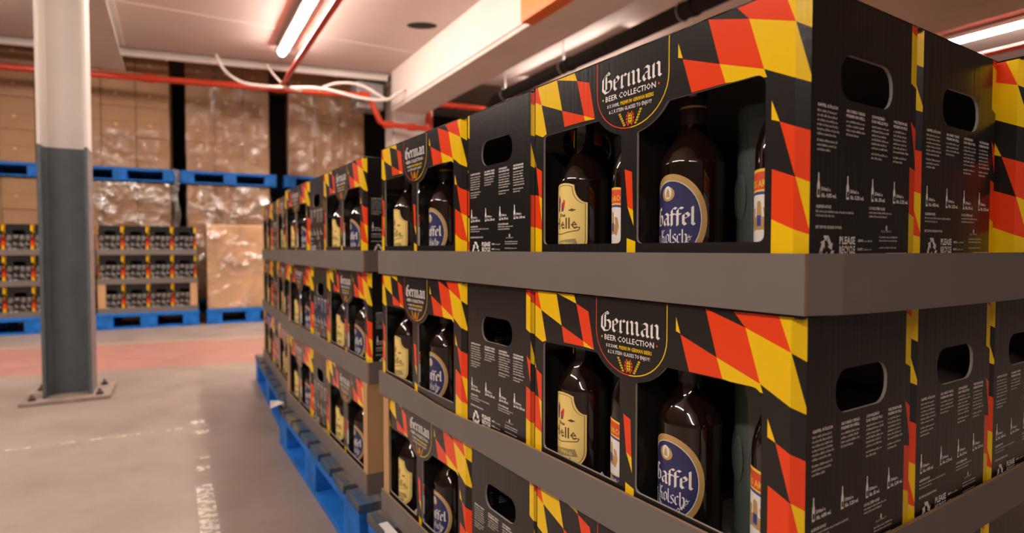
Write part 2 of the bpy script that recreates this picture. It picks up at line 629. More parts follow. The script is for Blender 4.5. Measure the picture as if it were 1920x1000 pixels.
# ------------------------------------------------------------------ gift box
BW, BD, BH = 0.406, 0.200, 0.2742
R_, Y_, K_, W_ = 'card_red', 'card_yellow', 'card_black', 'card_white'
mm = lambda pts: [(a / 1000.0, b / 1000.0) for a, b in pts]
FRONT = [(mm(p), c) for p, c in [
    ([(0, 274.2), (12, 274.2), (21, 248), (0, 257)], R_),
    ([(12, 274.2), (56, 274.2), (68, 231), (21, 248)], Y_),
    ([(56, 274.2), (94, 274.2), (99, 263)], Y_),
    ([(99, 263), (123, 255), (134, 208), (113, 216)], R_),
    ([(68, 231), (113, 216), (115, 209), (73, 209)], R_),
    ([(113, 216), (134, 208), (115, 209)], Y_),
    ([(0, 257), (21, 248), (33, 206), (24, 203), (0, 212)], Y_),
    ([(0, 205), (8, 163), (0, 168)], Y_),
    ([(8, 163), (22, 156), (22, 118), (15, 122)], R_),
    ([(0, 126), (15, 122), (22, 84), (22, 74), (0, 80)], R_),
    ([(15, 122), (22, 118), (22, 84)], Y_),
    ([(0, 80), (22, 74), (22, 0), (0, 0)], Y_),
    ([(266, 262), (272, 245), (266, 247)], Y_),
    ([(272, 244), (318, 227), (325, 207), (284, 207)], R_),
    ([(304, 274.2), (350, 260), (366, 210), (318, 227)], R_),
    ([(337, 274.2), (384, 274.2), (396, 243), (350, 260)], R_),
    ([(350, 260), (396, 243), (406, 196), (406, 190), (366, 210)], Y_),
    ([(384, 274.2), (406, 274.2), (406, 236), (396, 243)], Y_),
    ([(318, 227), (366, 210), (369, 202), (325, 207)], Y_),
    ([(374, 180), (382, 160), (374, 163)], Y_),
    ([(382, 160), (406, 149), (406, 105), (397, 110)], R_),
    ([(375, 119), (397, 110), (406, 64), (406, 60), (375, 74)], R_),
    ([(397, 110), (406, 105), (406, 64)], Y_),
    ([(375, 74), (406, 60), (406, 0), (375, 0)], Y_),
    ([(187, 140), (199, 136), (201, 92), (192, 96)], R_),
    ([(192, 96), (201, 92), (202, 74)], Y_),
    ([(191, 60), (205, 56), (205, 0), (191, 0)], Y_),
]]
MEDCX, MEDHW = 0.196, 0.0575


def medal_curve(r, bottom, n=14, a0=pi, a1=2 * pi):
    return arc(MEDCX, 0.236, r, 0.236 - bottom, a0, a1, n)


def bez_corner(cx, cy, r, a0, a1, n=4):
    return arc(cx, cy, r, r, a0, a1, n)


def window_shapes():
    # edge of the drop-shaped crest between the two windows
    cur = arc(MEDCX, 0.236, 0.066, 0.0565, pi, 2 * pi, 40)
    L = [p for p in cur if 0.1425 < p[0] < 0.1805 and p[1] < 0.204]
    Rr = [p for p in cur if 0.2075 < p[0] < 0.2495 and p[1] < 0.204]
    left = [(0.026, 0.060)] + [(0.026, 0.198)] + bez_corner(0.032, 0.198, 0.006, pi, pi / 2, 3)[1:] + [(L[0][0] - .004, 0.205)] + L + [(0.181, L[-1][1] - .002)]
    left += [(0.181, 0.060)] + bez_corner(0.175, 0.060, 0.006, 0, -pi / 2, 3)[1:] + bez_corner(0.032, 0.060, 0.006, -pi / 2, -pi, 3)[:-1]
    right = [(0.207, 0.060), (0.207, Rr[0][1] - .001)] + Rr + [(Rr[-1][0] + .003, 0.206)]
    right += bez_corner(0.358, 0.196, 0.010, pi / 2, 0, 4) + [(0.368, 0.060)]
    right += bez_corner(0.362, 0.060, 0.006, 0, -pi / 2, 3)[1:] + bez_corner(0.213, 0.060, 0.006, -pi / 2, -pi, 3)[:-1]
    return left, right


FOLD = 0.010


def pl_front(sign=1):
    """front face: u to the right, v up, printed side outward (-y)"""
    def place(u, v, lift=0.0):
        y = 0.0
        if u > BW - FOLD: y = (u - (BW - FOLD)) * 0.75
        if u < FOLD * .6: y = (FOLD * .6 - u) * 0.75
        return (u - BW / 2, -BD / 2 - lift + y, v)
    return place


def pl_end(u, v, lift=0.0):
    return (BW / 2 + lift, u - BD / 2, v)


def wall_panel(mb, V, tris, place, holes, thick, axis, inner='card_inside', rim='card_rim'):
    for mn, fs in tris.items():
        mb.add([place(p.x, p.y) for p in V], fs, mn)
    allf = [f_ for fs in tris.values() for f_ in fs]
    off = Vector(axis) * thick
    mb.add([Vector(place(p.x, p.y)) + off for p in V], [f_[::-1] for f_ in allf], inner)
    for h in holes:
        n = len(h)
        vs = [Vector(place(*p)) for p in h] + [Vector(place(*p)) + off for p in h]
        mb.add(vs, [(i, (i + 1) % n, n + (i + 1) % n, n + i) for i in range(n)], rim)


def hop_emblem(mb, place, cx, cy, s):
    for q in ribbon(arc(cx, cy, .0034 * s, .0062 * s, 0, 2 * pi, 12), .0009 * s):
        mb.add([place(*p, .0003) for p in q], [(0, 1, 2, 3)], Y_)
    for i in range(3):
        for sx in (-1, 1):
            q = arc(cx + sx * .0013 * s, cy + (i - 1) * .0034 * s, .0012 * s, .0015 * s, 0, 2 * pi, 6)[:-1]
            mb.add([place(*p, .0003) for p in q], [tuple(range(6))], Y_)
    for sx in (-1, 1):
        for k in range(5):      # red leaves
            a = radians(-60 + 30 * k)
            q = arc(cx + sx * (.0062 * s * cos(a)), cy + .0082 * s * sin(a), .0015 * s, .0018 * s, 0, 2 * pi, 6)[:-1]
            if sx < 0: q = q[::-1]
            q = sorted(q, key=lambda p: atan2(p[1] - sum(t[1] for t in q) / 6, p[0] - sum(t[0] for t in q) / 6))
            mb.add([place(*p, .0003) for p in q], [tuple(range(6))], R_)
        for k in range(6):      # barley ears
            t = k / 5
            ex = cx + sx * (.0100 + .0085 * t) * s; ey = cy + (-.007 + .0150 * t) * s
            for dx in (-1, 1):
                q = arc(ex + dx * .0011 * s, ey, .0009 * s, .0015 * s, 0, 2 * pi, 6)[:-1]
                mb.add([place(*p, .0003) for p in q], [tuple(range(6))], Y_)


def front_panel(detail=True):
    pf = pl_front()
    wl, wr = window_shapes()
    shapes = list(FRONT)
    # crest outline: red left half, yellow right half
    U = [(MEDCX - MEDHW, 0.2741), (MEDCX - MEDHW, 0.236)] + medal_curve(MEDHW, 0.187, 20)[1:-1] + [(MEDCX + MEDHW, 0.236), (MEDCX + MEDHW, 0.2741)]
    h = len(U) // 2
    for q in ribbon(U[:h + 1], 0.0011): shapes.append((q, R_))
    for q in ribbon(U[h:], 0.0012): shapes.append((q, Y_))
    out = [(0, 0), (BW, 0), (BW, BH), (0, BH)]
    lines = [[(BW - FOLD, -.001), (BW - FOLD, BH + .001)], [(FOLD * .6, -.001), (FOLD * .6, BH + .001)]]
    V, tr = flat_print(out, shapes, [wl, wr], lines=lines)
    mb = MB()
    wall_panel(mb, V, tr, pf, [wl, wr], 0.003, (0, 1, 0))
    for q in blackletter('German', 0.1475, 0.2340, 0.0245, 0.0965, 0.46):
        mb.add([pf(*p, .0003) for p in q], [(0, 1, 2, 3)], W_)
    put_text(mb, 'BEER COLLECTION', 0.1540, 0.2240, 0.0064, 0.081, W_, pf, 0.012)
    for x, c in ((0.1495, Y_), (0.2395, R_)):
        mb.add([pf(*p, .0003) for p in arc(x, .2270, .0013, .0013, 0, 2 * pi, 8)[:-1]], [tuple(range(8))], c)
    put_text(mb, '8 X 500ML', 0.1570, 0.2155, 0.0042, 0.0205, W_, pf, 0.01)
    put_text(mb, 'PREMIUM GERMAN BEERS', 0.1795, 0.2155, 0.0042, 0.0525, Y_, pf, 0.02)
    put_text(mb, '& 2 X STEIN GLASSES TO ENJOY!', 0.1600, 0.2085, 0.0042, 0.0690, W_, pf, 0.01)
    hop_emblem(mb, pf, MEDCX - .0005, 0.1975, 0.92)
    return mb


def word_row(mb, place, x, y, wid, h, mname, rnd):
    """a row of unreadably small print: separate letter strokes grouped in words"""
    u = x
    vs = []; fs = []
    while u < x + wid:
        n = rnd.randint(2, 8)
        for _ in range(n):
            lw = h * rnd.uniform(.25, .5)
            if u + lw > x + wid: break
            hh = h * rnd.choice((.7, .7, .7, 1.0, 1.0))
            k = len(vs)
            t = rnd.random()
            vs += [place(u, y, .00025), place(u + lw, y, .00025), place(u + lw * (1 if t < .5 else .6), y + hh, .00025), place(u, y + hh, .00025)]
            fs.append((k, k + 1, k + 2, k + 3))
            u += lw + h * .16
        u += h * .38
    mb.add(vs, fs, mname)


def bottle_icon(x, y, h):
    w2 = h * .105
    return [(x - w2, y), (x + w2, y), (x + w2, y + h * .52), (x + w2 * .45, y + h * .70), (x + w2 * .4, y + h), (x - w2 * .4, y + h), (x - w2 * .45, y + h * .70), (x - w2, y + h * .52)]


def end_panel(strip='right', seed=3):
    rnd = random.Random(seed)
    S = [([(186, 274.2), (200, 274.2), (200, 262), (186, 268)], R_),
         ([(186, 268), (200, 262), (200, 210), (186, 216)], Y_),
         ([(187, 177), (200, 168), (200, 126)], R_),
         ([(186, 131), (200, 127), (200, 79), (186, 84)], R_),
         ([(186, 84), (200, 79), (200, 0), (186, 0)], Y_)]
    if strip == 'left':
        S = [([(200 - a, b) for a, b in p][::-1], c) for p, c in S]
        # the front pattern runs on round the corner
        S = [([(0, 274.2), (13, 274.2), (13, 235), (0, 242)], Y_), ([(0, 215), (9, 178), (0, 180)], Y_),
             ([(0, 150), (12, 146), (12, 104), (5, 106), (0, 124)], R_), ([(0, 124), (5, 106), (0, 104)], Y_),
             ([(0, 104), (12, 100), (12, 60), (5, 62)], Y_), ([(0, 96), (5, 62), (12, 60), (12, 45), (0, 48)], R_), ([(0, 48), (12, 45), (12, 0), (0, 0)], Y_)]
    shapes = [(mm(p), c) for p, c in S]
    cx, cy, hw, hh, r = 0.101, 0.203, 0.047, 0.0205, 0.018
    hole = bez_corner(cx + hw - r, cy + hh - r, r, 0, pi / 2, 6) + bez_corner(cx - hw + r, cy + hh - r, r, pi / 2, pi, 6) + \
        bez_corner(cx - hw + r, cy - hh + r, r, pi, 1.5 * pi, 6) + bez_corner(cx + hw - r, cy - hh + r, r, 1.5 * pi, 2 * pi, 6)
    a = FOLD * .75
    V, tr = flat_print([(a, 0), (BD - .003, 0), (BD - .003, BH), (a, BH)], shapes, [hole])
    mb = MB()
    wall_panel(mb, V, tr, pl_end, [hole], 0.003, (-1, 0, 0))
    P = pl_end
    cols = [(.017, .036, 9, ['GAFFEL KÖLSCH']), (.064, .036, 4, ['ARCOBRÄU URFASS', 'PREMIUM HELL']),
            (.109, .034, 8, ['SCHWARZBRÄU', 'DAS HELLE PILS']), (.151, .031, 8, ['WELTENBURGER', 'PREMIUM PILS'])]
    for x, wd, n, head in cols:
        y = .1715
        for hd in head:
            put_text(mb, hd, x, y, .0027, wd * (.9 if len(hd) > 11 else .72), W_, P, 0.03)
            y -= .0043
        y -= .0004
        for i in range(n):
            if i == 6: y -= .0016
            word_row(mb, P, x, y, wd * (rnd.uniform(.82, 1.0) if i != n - 1 else .6), .0022, 'print_grey', rnd)
            y -= .0040
    for (x, t) in ((.0205, '4.8%'), (.068, '5.2%'), (.1125, '5%'), (.1545, '5.3%')):
        q = bottle_icon(x, .0925, .0215)
        mb.add([P(*p, .00025) for p in q], [tuple(range(8))], W_)
        mb.add([P(*p, .0004) for p in [(x - .0014, .0945), (x + .0014, .0945), (x + .0014, .0995), (x - .0014, .0995)]], [(0, 1, 2, 3)], K_)
        put_text(mb, '500ml e', x + .0042, .0985, .0033, .0150, W_, P, 0.03)
        put_text(mb, 'Alc. %s vol.' % t, x + .0042, .0930, .0035, .0245 if len(t) > 2 else .0200, W_, P, 0.04)
    put_text(mb, 'ALLERGEN ADVICE', .017, .0835, .0026, .024, W_, P, 0.03)
    for y, wd in ((.0795, .062), (.0758, .030)):
        word_row(mb, P, .017, y, wd, .0021, 'print_grey', rnd)
    put_text(mb, '2 X 0.5L STEIN GLASS', .107, .0850, .0026, .030, W_, P, 0.03)
    for y, wd in ((.0812, .044), (.0775, .034)):
        word_row(mb, P, .107, y, wd, .0021, 'print_grey', rnd)
    put_text(mb, 'BEST BEFORE: SEE BASE OF PACK', .017, .0655, .0025, .042, W_, P, 0.02)
    # recycling triangle of three bent arrows
    rc = (.0345, .0475)
    for k in range(3):
        a = radians(120 * k)
        arrow = [[(-.0052, .0118), (.0030, .0118), (.0022, .0074), (-.0024, .0074)], [(.0030, .0118), (.0078, .0045), (.0040, .0030), (.0005, .0078)],
                 [(.0014, .0020), (.0100, .0056), (.0086, -.0012)]]
        for q in arrow:
            q = [(rc[0] + p[0] * cos(a) - p[1] * sin(a), rc[1] + p[0] * sin(a) + p[1] * cos(a)) for p in q]
            mb.add([P(*p, .00025) for p in q], [tuple(range(len(q)))], W_)
    put_text(mb, 'PLEASE', .0555, .0520, .0066, .0270, W_, P, 0.04)
    put_text(mb, 'RECYCLE', .0555, .0435, .0066, .0270, W_, P, 0.04)
    put_text(mb, 'RESPONSIBLY', .0555, .0370, .0045, .0270, W_, P, 0.04)
    for y in (.0540, .0460, .0380):
        put_text(mb, 'CARTON' if y > .05 else ('PLASTIC' if y > .04 else 'GLASS'), .0870, y, .0023, .0095, W_, P, 0.04)
        word_row(mb, P, .0985, y, .015, .0018, 'print_grey', rnd)
    q = arc(.1405, .0680, .0020, .0028, 0, 2 * pi, 8)[:-1]
    mb.add([P(*p, .00025) for p in q], [tuple(range(8))], 'print_grey')
    put_text(mb, 'ALES DIRECT', .1300, .0635, .0022, .0210, 'print_grey', P)
    for i, wd in enumerate((.036, .035, .0, .034)):
        if wd: word_row(mb, P, .127, .0580 - i * .0034, wd, .0018, 'print_grey', rnd)
    # barcode low on the panel
    bx0, bx1, by0, by1 = .140, .183, .022, .0435
    mb.add([P(*p, .00025) for p in [(bx0, by0), (bx1, by0), (bx1, by1), (bx0, by1)]], [(0, 1, 2, 3)], W_)
    u = bx0 + .003
    while u < bx1 - .004:
        wd = rnd.choice((.0004, .0007, .0012))
        mb.add([P(*p, .0004) for p in [(u, by0 + .004), (u + wd, by0 + .004), (u + wd, by1 - .002), (u, by1 - .002)]], [(0, 1, 2, 3)], K_)
        u += wd + rnd.choice((.0006, .0009, .0014))
    return mb


def make_box(kind):
    """kind 'window' turns its two windows, 'end' its handle end, to the viewer"""
    r = empty('beer_gift_box')
    if 'front' not in PROTO:
        PROTO['front'] = front_panel().build('front_panel').data
        bpy.data.objects.remove(bpy.data.objects['front_panel'])
        PROTO['endR'] = end_panel('right').build('end_panel').data
        bpy.data.objects.remove(bpy.data.objects['end_panel'])
        PROTO['endL'] = end_panel('left', 5).build('end_panel').data
        bpy.data.objects.remove(bpy.data.objects['end_panel'])

    def part(name, me, rz=0):
        o = bpy.data.objects.new(name, me)
        o.parent = r; o.rotation_euler = (0, 0, rz)
        C.objects.link(o)
        return o
    part('front_panel', PROTO['front'])
    part('end_panel', PROTO['endR'])
    part('end_panel', PROTO['endL'], pi)
    if 'back' not in PROTO:
        pf = pl_front()
        V, tr = flat_print([(0, 0), (BW, 0), (BW, BH), (0, BH)], FRONT, (), lines=[[(BW - FOLD, -.001), (BW - FOLD, BH + .001)], [(FOLD * .6, -.001), (FOLD * .6, BH + .001)]])
        mb = MB(); wall_panel(mb, V, tr, pf, [], 0.003, (0, 1, 0))
        PROTO['back'] = mb.build('back_panel').data
        bpy.data.objects.remove(bpy.data.objects['back_panel'])
        t = MB()
        bm = bmesh.new()
        bmesh.ops.create_cube(bm, size=1)
        for v in bm.verts:
            v.co = Vector((v.co.x * (BW + .001), v.co.y * (BD + .001), BH + .0004 + v.co.z * .0036))
        bmesh.ops.bevel(bm, geom=[e for e in bm.edges], offset=.0017, segments=4, affect='EDGES')
        t.addbm(bm, 'card_fold', smooth=True)
        PROTO['top'] = t.build('top_panel').data
        bpy.data.objects.remove(bpy.data.objects['top_panel'])
        b = MB().box((-BW / 2 + .003, -BD / 2 + .003, 0), (BW / 2 - .003, BD / 2 - .003, .003), 'card_inside')
        PROTO['base'] = b.build('base_panel').data
        bpy.data.objects.remove(bpy.data.objects['base_panel'])
        # folded clear-coated card that steadies the bottles inside
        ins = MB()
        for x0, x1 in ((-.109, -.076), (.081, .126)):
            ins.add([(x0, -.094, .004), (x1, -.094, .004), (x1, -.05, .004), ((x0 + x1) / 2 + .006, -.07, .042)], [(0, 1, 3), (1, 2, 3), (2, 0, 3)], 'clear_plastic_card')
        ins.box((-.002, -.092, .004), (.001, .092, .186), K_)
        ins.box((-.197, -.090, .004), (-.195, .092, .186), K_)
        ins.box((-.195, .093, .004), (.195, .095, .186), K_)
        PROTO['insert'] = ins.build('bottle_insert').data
        bpy.data.objects.remove(bpy.data.objects['bottle_insert'])
    part('back_panel', PROTO['back'], pi)
    part('top_panel', PROTO['top'])
    part('base_panel', PROTO['base'])
    if kind == 'window':
        part('bottle_insert', PROTO['insert'])
    else:
        if 'insert_e' not in PROTO:
            e_ = MB().box((-.002, -.092, .004), (.001, .092, .268), K_)  # black panels added inside so the handle holes look dark
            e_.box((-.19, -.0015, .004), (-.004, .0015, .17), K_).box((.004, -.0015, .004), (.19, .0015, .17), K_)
            PROTO['insert_e'] = e_.build('added_dark_backing').data
            bpy.data.objects.remove(bpy.data.objects['added_dark_backing'])
        part('added_dark_backing', PROTO['insert_e'])
    return r


# ------------------------------------------------------------------ bottles
def bottle_profile(slim=False):
    rb = .0335 if slim else .0352
    p = [(0, 0), (rb - .004, 0), (rb - .0005, .002), (rb, .006), (rb, .134)]
    if not slim:
        p += [(rb + .0004, .1355), (rb + .0004, .1375), (rb - .0012, .141), (rb - .0045, .150), (rb - .0100, .159), (rb - .0150, .1655), (.0165, .172), (.0142, .180),
              (.0135, .212), (.0152, .214), (.0152, .224), (.0130, .226), (.0130, .233)]
    else:
        p += [(rb - .0008, .143), (rb - .0035, .155), (rb - .0085, .168), (rb - .0135, .181), (.0165, .192), (.0142, .205), (.0135, .214), (.0150, .216), (.0150, .226), (.0130, .228), (.0130, .233)]
    return p, rb


def wrap_label(mb, outline, shapes, rb, base, quads_extra=(), flip=False):
    """print a flat label and wrap it round a bottle of radius rb (u = 0 faces -y)"""
    V, tr = flat_print(outline, shapes, (), base=base, grid=.004)

    def pl(u, v, lift=0.0):
        a = u / rb - pi / 2
        r = rb + .0004 + lift
        return (r * cos(a), r * sin(a), v)
    for mn, fs in tr.items():
        mb.add([pl(p.x, p.y) for p in V], fs, mn, smooth=True)
    return pl


def make_bottle(kind):
    r = empty('beer_bottle')
    prof, rb = bottle_profile(kind in ('arco',))
    MB().lathe(prof, 'glass_brown', 40).build('glass_body', r)
    cap = MB()
    zt = .234
    cap.lathe([(.0130, zt - .006), (.0148, zt - .004), (.0146, zt), (.0120, zt + .003), (0, zt + .0035)], 'cap_gold' if kind == 'helle' else 'cap_dark', 24)
    cap.build('crown_cap', r)
    mb = MB()
    if kind == 'gaffel':
        cy, rx, ry = .0755, .0405, .0500
        shapes = [(arc(0, cy, rx - .006, ry - .007, 0, 2 * pi, 40)[:-1], 'label_white'),
                  (arc(0, cy, rx - .0068, ry - .0078, 0, 2 * pi, 40)[:-1], 'label_navy')]
        for q in blackletter('Gaffel', -.0265, .0690, .0205, .055, .52): shapes.append((q, 'label_white'))
        for q in blackletter('Kölsch', -.0165, .0495, .0160, .036, .42): shapes.append((q, 'label_white'))
        shapes += [(arc(-.004, .1040, .0095, .0080, 0, 2 * pi, 14)[:-1], 'label_gold'), (arc(-.004, .1055, .0055, .0072, 0, 2 * pi, 14)[:-1], 'label_white'),
                   ([(-.0070, .1005), (-.0010, .1005), (-.002, .1070), (-.004, .1105), (-.006, .1065)], 'label_gold')]
        pl = wrap_label(mb, arc(0, cy, rx, ry, 0, 2 * pi, 48)[:-1], shapes, rb, 'label_gold')
        # lettering round the foot of the oval
        txt = 'BESONDERER GESCHMACK'
        for i, ch in enumerate(txt):
            if ch == ' ': continue
            a = radians(-148 + 116 * i / (len(txt) - 1))
            vs, fs = text_mesh(ch, .02)
            ca, sa = cos(a + pi / 2), sin(a + pi / 2)
            s = .0052
            pts = []
            for p in vs:
                px, py = (p[0] - .3) * s, p[1] * s
                pts.append(pl((rx - .0125) * cos(a) + px * ca - py * sa, cy + (ry - .0135) * sin(a) + px * sa + py * ca, .0003))
            mb.add(pts, fs, 'label_white')
        mb.build('front_label', r)
        n = MB(); n.lathe([(.0147, .181), (.0139, .211)], 'cap_dark', 24)
        n.lathe([(.0144, .199), (.0143, .2015)], 'label_gold', 24)
        n.build('neck_foil', r)
    elif kind == 'helle':
        def shield(d, cy=.082, wd=.036, top=.058, bot=.054):
            rt = [(wd - d, cy + .024 - d * .4)]
            # concave shoulder up to the raised middle of the shield
            for t in (.15, .3, .45, .6, .75, .9, 1.0):
                a = pi / 2 * t
                rt.append((wd - d * 1.0 - .018 * sin(a), cy + .024 - d * .4 + (.024 - d * .4) * (1 - cos(a))))
            rt.append((.010, cy + .0505 - d)); rt.append((0, cy + .0515 - d))
            lt = [(-x, y) for x, y in rt[:-1]][::-1]
            o = [(-wd + d, cy - .026)] + arc(0, cy - .026, wd - d, bot - .026 - d, pi, 2 * pi, 16)[1:] + rt + lt
            return o
        shapes = [(shield(.0026), 'label_ink'), (shield(.0034), 'label_cream')]
        for q in ribbon([(-.022, .0655), (-.005, .0640), (.010, .0670), (.024, .0690), (.026, .0730), (.021, .0730)], .0012): shapes.append((q, 'label_ink'))
        # ribbon banners
        shapes += [([(-.022, .0520), (-.002, .0560), (.020, .0580), (.024, .0480), (.002, .0460), (-.020, .0420)], 'label_olive'),
                   ([(-.016, .0400), (.004, .0430), (.014, .0460), (.016, .0390), (.000, .0340), (-.014, .0320)], 'label_olive'),
                   ([(-.014, .0940), (-.009, .0960), (-.007, .1120), (-.011, .1180), (-.014, .1120)], 'label_purple'),
                   ([(-.005, .0945), (.000, .0960), (.002, .1040), (-.002, .1085), (-.005, .1040)], 'label_purple'),
                   ([(-.002, .1000), (.002, .1000), (.003, .1090), (.000, .1120)], 'card_red'),
                   ([(.008, .0960), (.014, .0985), (.021, .0965), (.015, .0945)], 'label_ink'),
                   ([(-.022, .0960), (-.017, .0965), (-.018, .1080)], 'label_yellow')]
        pl = wrap_label(mb, shield(0), shapes, rb, 'label_cream')
        put_text(mb, 'Das', -.008, .0880, .0045, .012, 'label_ink', pl, .03)
        put_text(mb, 'Helle', -.0215, .0715, .0150, .044, 'label_ink', pl, .008)
        put_text(mb, 'SÜFFIG', -.014, .0490, .0042, .030, 'label_cream', pl, .02)
        put_text(mb, 'EXQUISIT', -.011, .0375, .0032, .022, 'label_cream', pl, .02)
        mb.build('front_label', r)
        n = MB()
        n.lathe([(.0146, .184), (.0140, .208)], 'label_yellow', 12, a0=-pi / 2 - 1.5, a1=-pi / 2 - .25)
        n.build('neck_label', r)
    else:
        wd = .036
        out = [(-wd, .022), (wd, .022), (wd, .130)] + arc(0, .130, wd, .012, 0, pi, 12)[1:-1] + [(-wd, .130)]
        top = lambda y, k: [(-wd, y), (wd, y)] + arc(0, y, wd, k, 0, pi, 10)[1:-1]
        shapes = [([(-wd, .108), (wd, .108), (wd, .130)] + arc(0, .130, wd, .012, 0, pi, 12)[1:-1] + [(-wd, .130)], 'label_yellow'),
                  ([(-wd, .108), (wd, .108), (wd, .127)] + arc(0, .127, wd, .012, 0, pi, 12)[1:-1] + [(-wd, .127)], 'label_red'),
                  ([(-wd, .090), (wd, .090), (wd, .111)] + arc(0, .111, wd, .010, 0, pi, 12)[1:-1] + [(-wd, .111)], 'label_yellow'),
                  ([(-wd, .090), (wd, .090), (wd, .109)] + arc(0, .109, wd, .010, 0, pi, 12)[1:-1] + [(-wd, .109)], 'label_blue'),
                  ([(-wd + .002, .055), (wd - .002, .055), (wd - .002, .106)] + arc(0, .106, wd - .002, .010, 0, pi, 12)[1:-1] + [(-wd + .002, .106)], 'label_white'),
                  ([(-wd, .050), (wd, .056), (wd, .070), (-wd, .066)], 'label_yellow'),
                  ([(-wd, .0515), (wd, .0575), (wd, .0685), (-wd, .0645)], 'label_blue'),
                  ([(-.018, .038), (.016, .040), (.018, .046), (-.016, .044)], 'label_red')]
        for sx in (-1, 1):      # the double eagle
            shapes += [([(sx * .002, .082), (sx * .011, .078), (sx * .015, .090), (sx * .012, .102), (sx * .006, .103), (sx * .008, .093), (sx * .002, .094)], 'label_gold')]
        shapes += [(arc(0, .106, .004, .004, 0, 2 * pi, 8)[:-1], 'label_gold'), ([(-.005, .080), (.005, .080), (.004, .104), (-.004, .104)], 'label_gold'),
                   ([(-.0035, .084), (.0035, .084), (.0035, .095), (-.0035, .095)], 'label_blue')]
        for q in blackletter('Arcobräu', -.029, .0530, .0150, .058, .42): shapes.append((q, 'label_yellow'))
        LT = lambda p: (p[0], (p[1] - .022) * .93 + .008)
        shapes = [([LT(p) for p in q], c) for q, c in shapes]
        out = [LT(p) for p in out]
        pl = wrap_label(mb, out, shapes, rb, 'label_white')
        put_text(mb, 'PREIS ARCO', 0, .1025, .0066, .045, 'label_yellow', pl, .02, 'c')
        put_text(mb, 'Urfass Premium Hell', 0, .0135, .0040, .044, 'label_ink', pl, .01, 'c')
        mb.build('front_label', r)
        n = MB()
        n.lathe([(.0181, .189), (.0149, .204), (.0141, .213)], 'foil_purple', 24)
        nf = n.build('neck_foil', r)
        v = MB()
        q = [(-.007, .205), (0, .196), (.007, .205), (.007, .201), (0, .190), (-.007, .201)]
        v.add([(.0176 * sin(a / .0160), -.0176 * cos(a / .0160), b) for a, b in q], [(0, 5, 4, 1), (1, 4, 3, 2)], 'label_yellow')
        v.build('neck_chevron', nf)
    return r


def make_stein():
    r = empty('stein_glass')
    ro, ri = .0370, .0330
    prof = [(0, 0), (ro, 0), (ro + .001, .006), (ro, .014), (ro - .001, .06)]
    prof = [(0, 0), (ro, 0), (ro + .0012, .008), (ro - .0005, .020), (ro - .001, .17), (ro, .194), (ro - .001, .197), (ri, .196), (ri, .02), (0, .018)]
    b = MB().lathe(prof, 'stein_glass', 32)
    b.build('glass_body', r)
    h = MB()
    pts = []
    for i in range(17):
        a = -pi / 2 + pi * i / 16
        pts.append((-(ro - .002) - .024 * cos(a), 0, .105 + .052 * sin(a)))
    h.tube(pts, .0055, 'stein_glass', 10)
    h.build('handle', r)
    # dimpled panels
    d = MB()
    for k in range(8):
        a = 2 * pi * k / 8 + .35
        M = Matrix.Rotation(a, 4, 'Z') @ Matrix.Translation((ro - .0005, 0, .10)) @ Matrix.Diagonal((.10, 1, 2.4, 1))
        bm = bmesh.new(); bmesh.ops.create_uvsphere(bm, u_segments=12, v_segments=8, radius=.011)
        d.addbm(bm, 'stein_glass', M, True)
    d.build('dimple_band', r)
    return r


# ------------------------------------------------------------------ pallet stacks of gift boxes
TL, TB = 1.034, 0.830      # tray length along the long side, and width
LIP = 0.053
PZ = 0.150
PITCH = 0.280


class Frame:
    """local frame: a along the stack's long side (away), b across; corner at origin"""
    def __init__(s, x, y, yaw):
        s.o = Vector((x, y, 0)); s.yaw = yaw
        s.d1 = Vector((-sin(yaw), cos(yaw), 0)); s.d2 = Vector((cos(yaw), sin(yaw), 0))

    def p(s, a, b, z):
        return s.o + s.d1 * a + s.d2 * b + Vector((0, 0, z))


def make_tray(sag=0.0, name='cardboard_tray', L=TL, B=TB, thick=.0028, bulge=.0025):
    """x along the long side (a), y across (b), origin at the near aisle corner"""
    r = empty(name)
    th = 0.004
    MB().box((th, th, 0), (L - th, B - th, thick), 'tray_kraft').build('tray_base', r)

    def lip(x0, y0, x1, y1, inward, sag_amt, bow=.0025):
        mb = MB(); n = 24
        L_ = hypot(x1 - x0, y1 - y0); dx, dy = (x1 - x0) / L_, (y1 - y0) / L_
        rings = []
        for i in range(n + 1):
            t = i / n
            bul = bow * (sin(pi * t) if bow < .01 else sqrt(max(0, sin(pi * t)))) - sag_amt * .25 * math.exp(-((t - .66) / .14) ** 2)
            sz = -sag_amt * math.exp(-((t - .66) / .16) ** 2)
            ox, oy = -inward[0] * bul, -inward[1] * bul
            bx, by = x0 + dx * L_ * t, y0 + dy * L_ * t
            bx -= inward[0] * bul * (bow > .01); by -= inward[1] * bul * (bow > .01)
            if bow > .01: ox = oy = 0
            rings.append([(bx, by, 0), (bx + ox, by + oy, LIP + sz), (bx + ox + inward[0] * th, by + oy + inward[1] * th, LIP + sz), (bx + inward[0] * th, by + inward[1] * th, 0)])
        vs = [p for rg in rings for p in rg]
        for j, mn in ((0, 'tray_grey'), (1, 'tray_kraft'), (2, 'tray_kraft'), (3, 'tray_kraft')):
            fs = [(4 * i + j, 4 * (i + 1) + j, 4 * (i + 1) + (j + 1) % 4, 4 * i + (j + 1) % 4) for i in range(n)]
            mb.add(vs, fs, mn)
        mb.add(vs, [(0, 1, 2, 3), (4 * n + 3, 4 * n + 2, 4 * n + 1, 4 * n)], 'tray_kraft')
        return mb
    lip(0, 0, L, 0, (0, 1), sag).build('tray_side', r)
    lip(0, B, L, B, (0, -1), 0).build('tray_side', r)
    lip(0, th, 0, B - th, (1, 0), 0, bulge).build('tray_side', r)
    lip(L, th, L, B - th, (-1, 0), 0).build('tray_side', r)
    return r


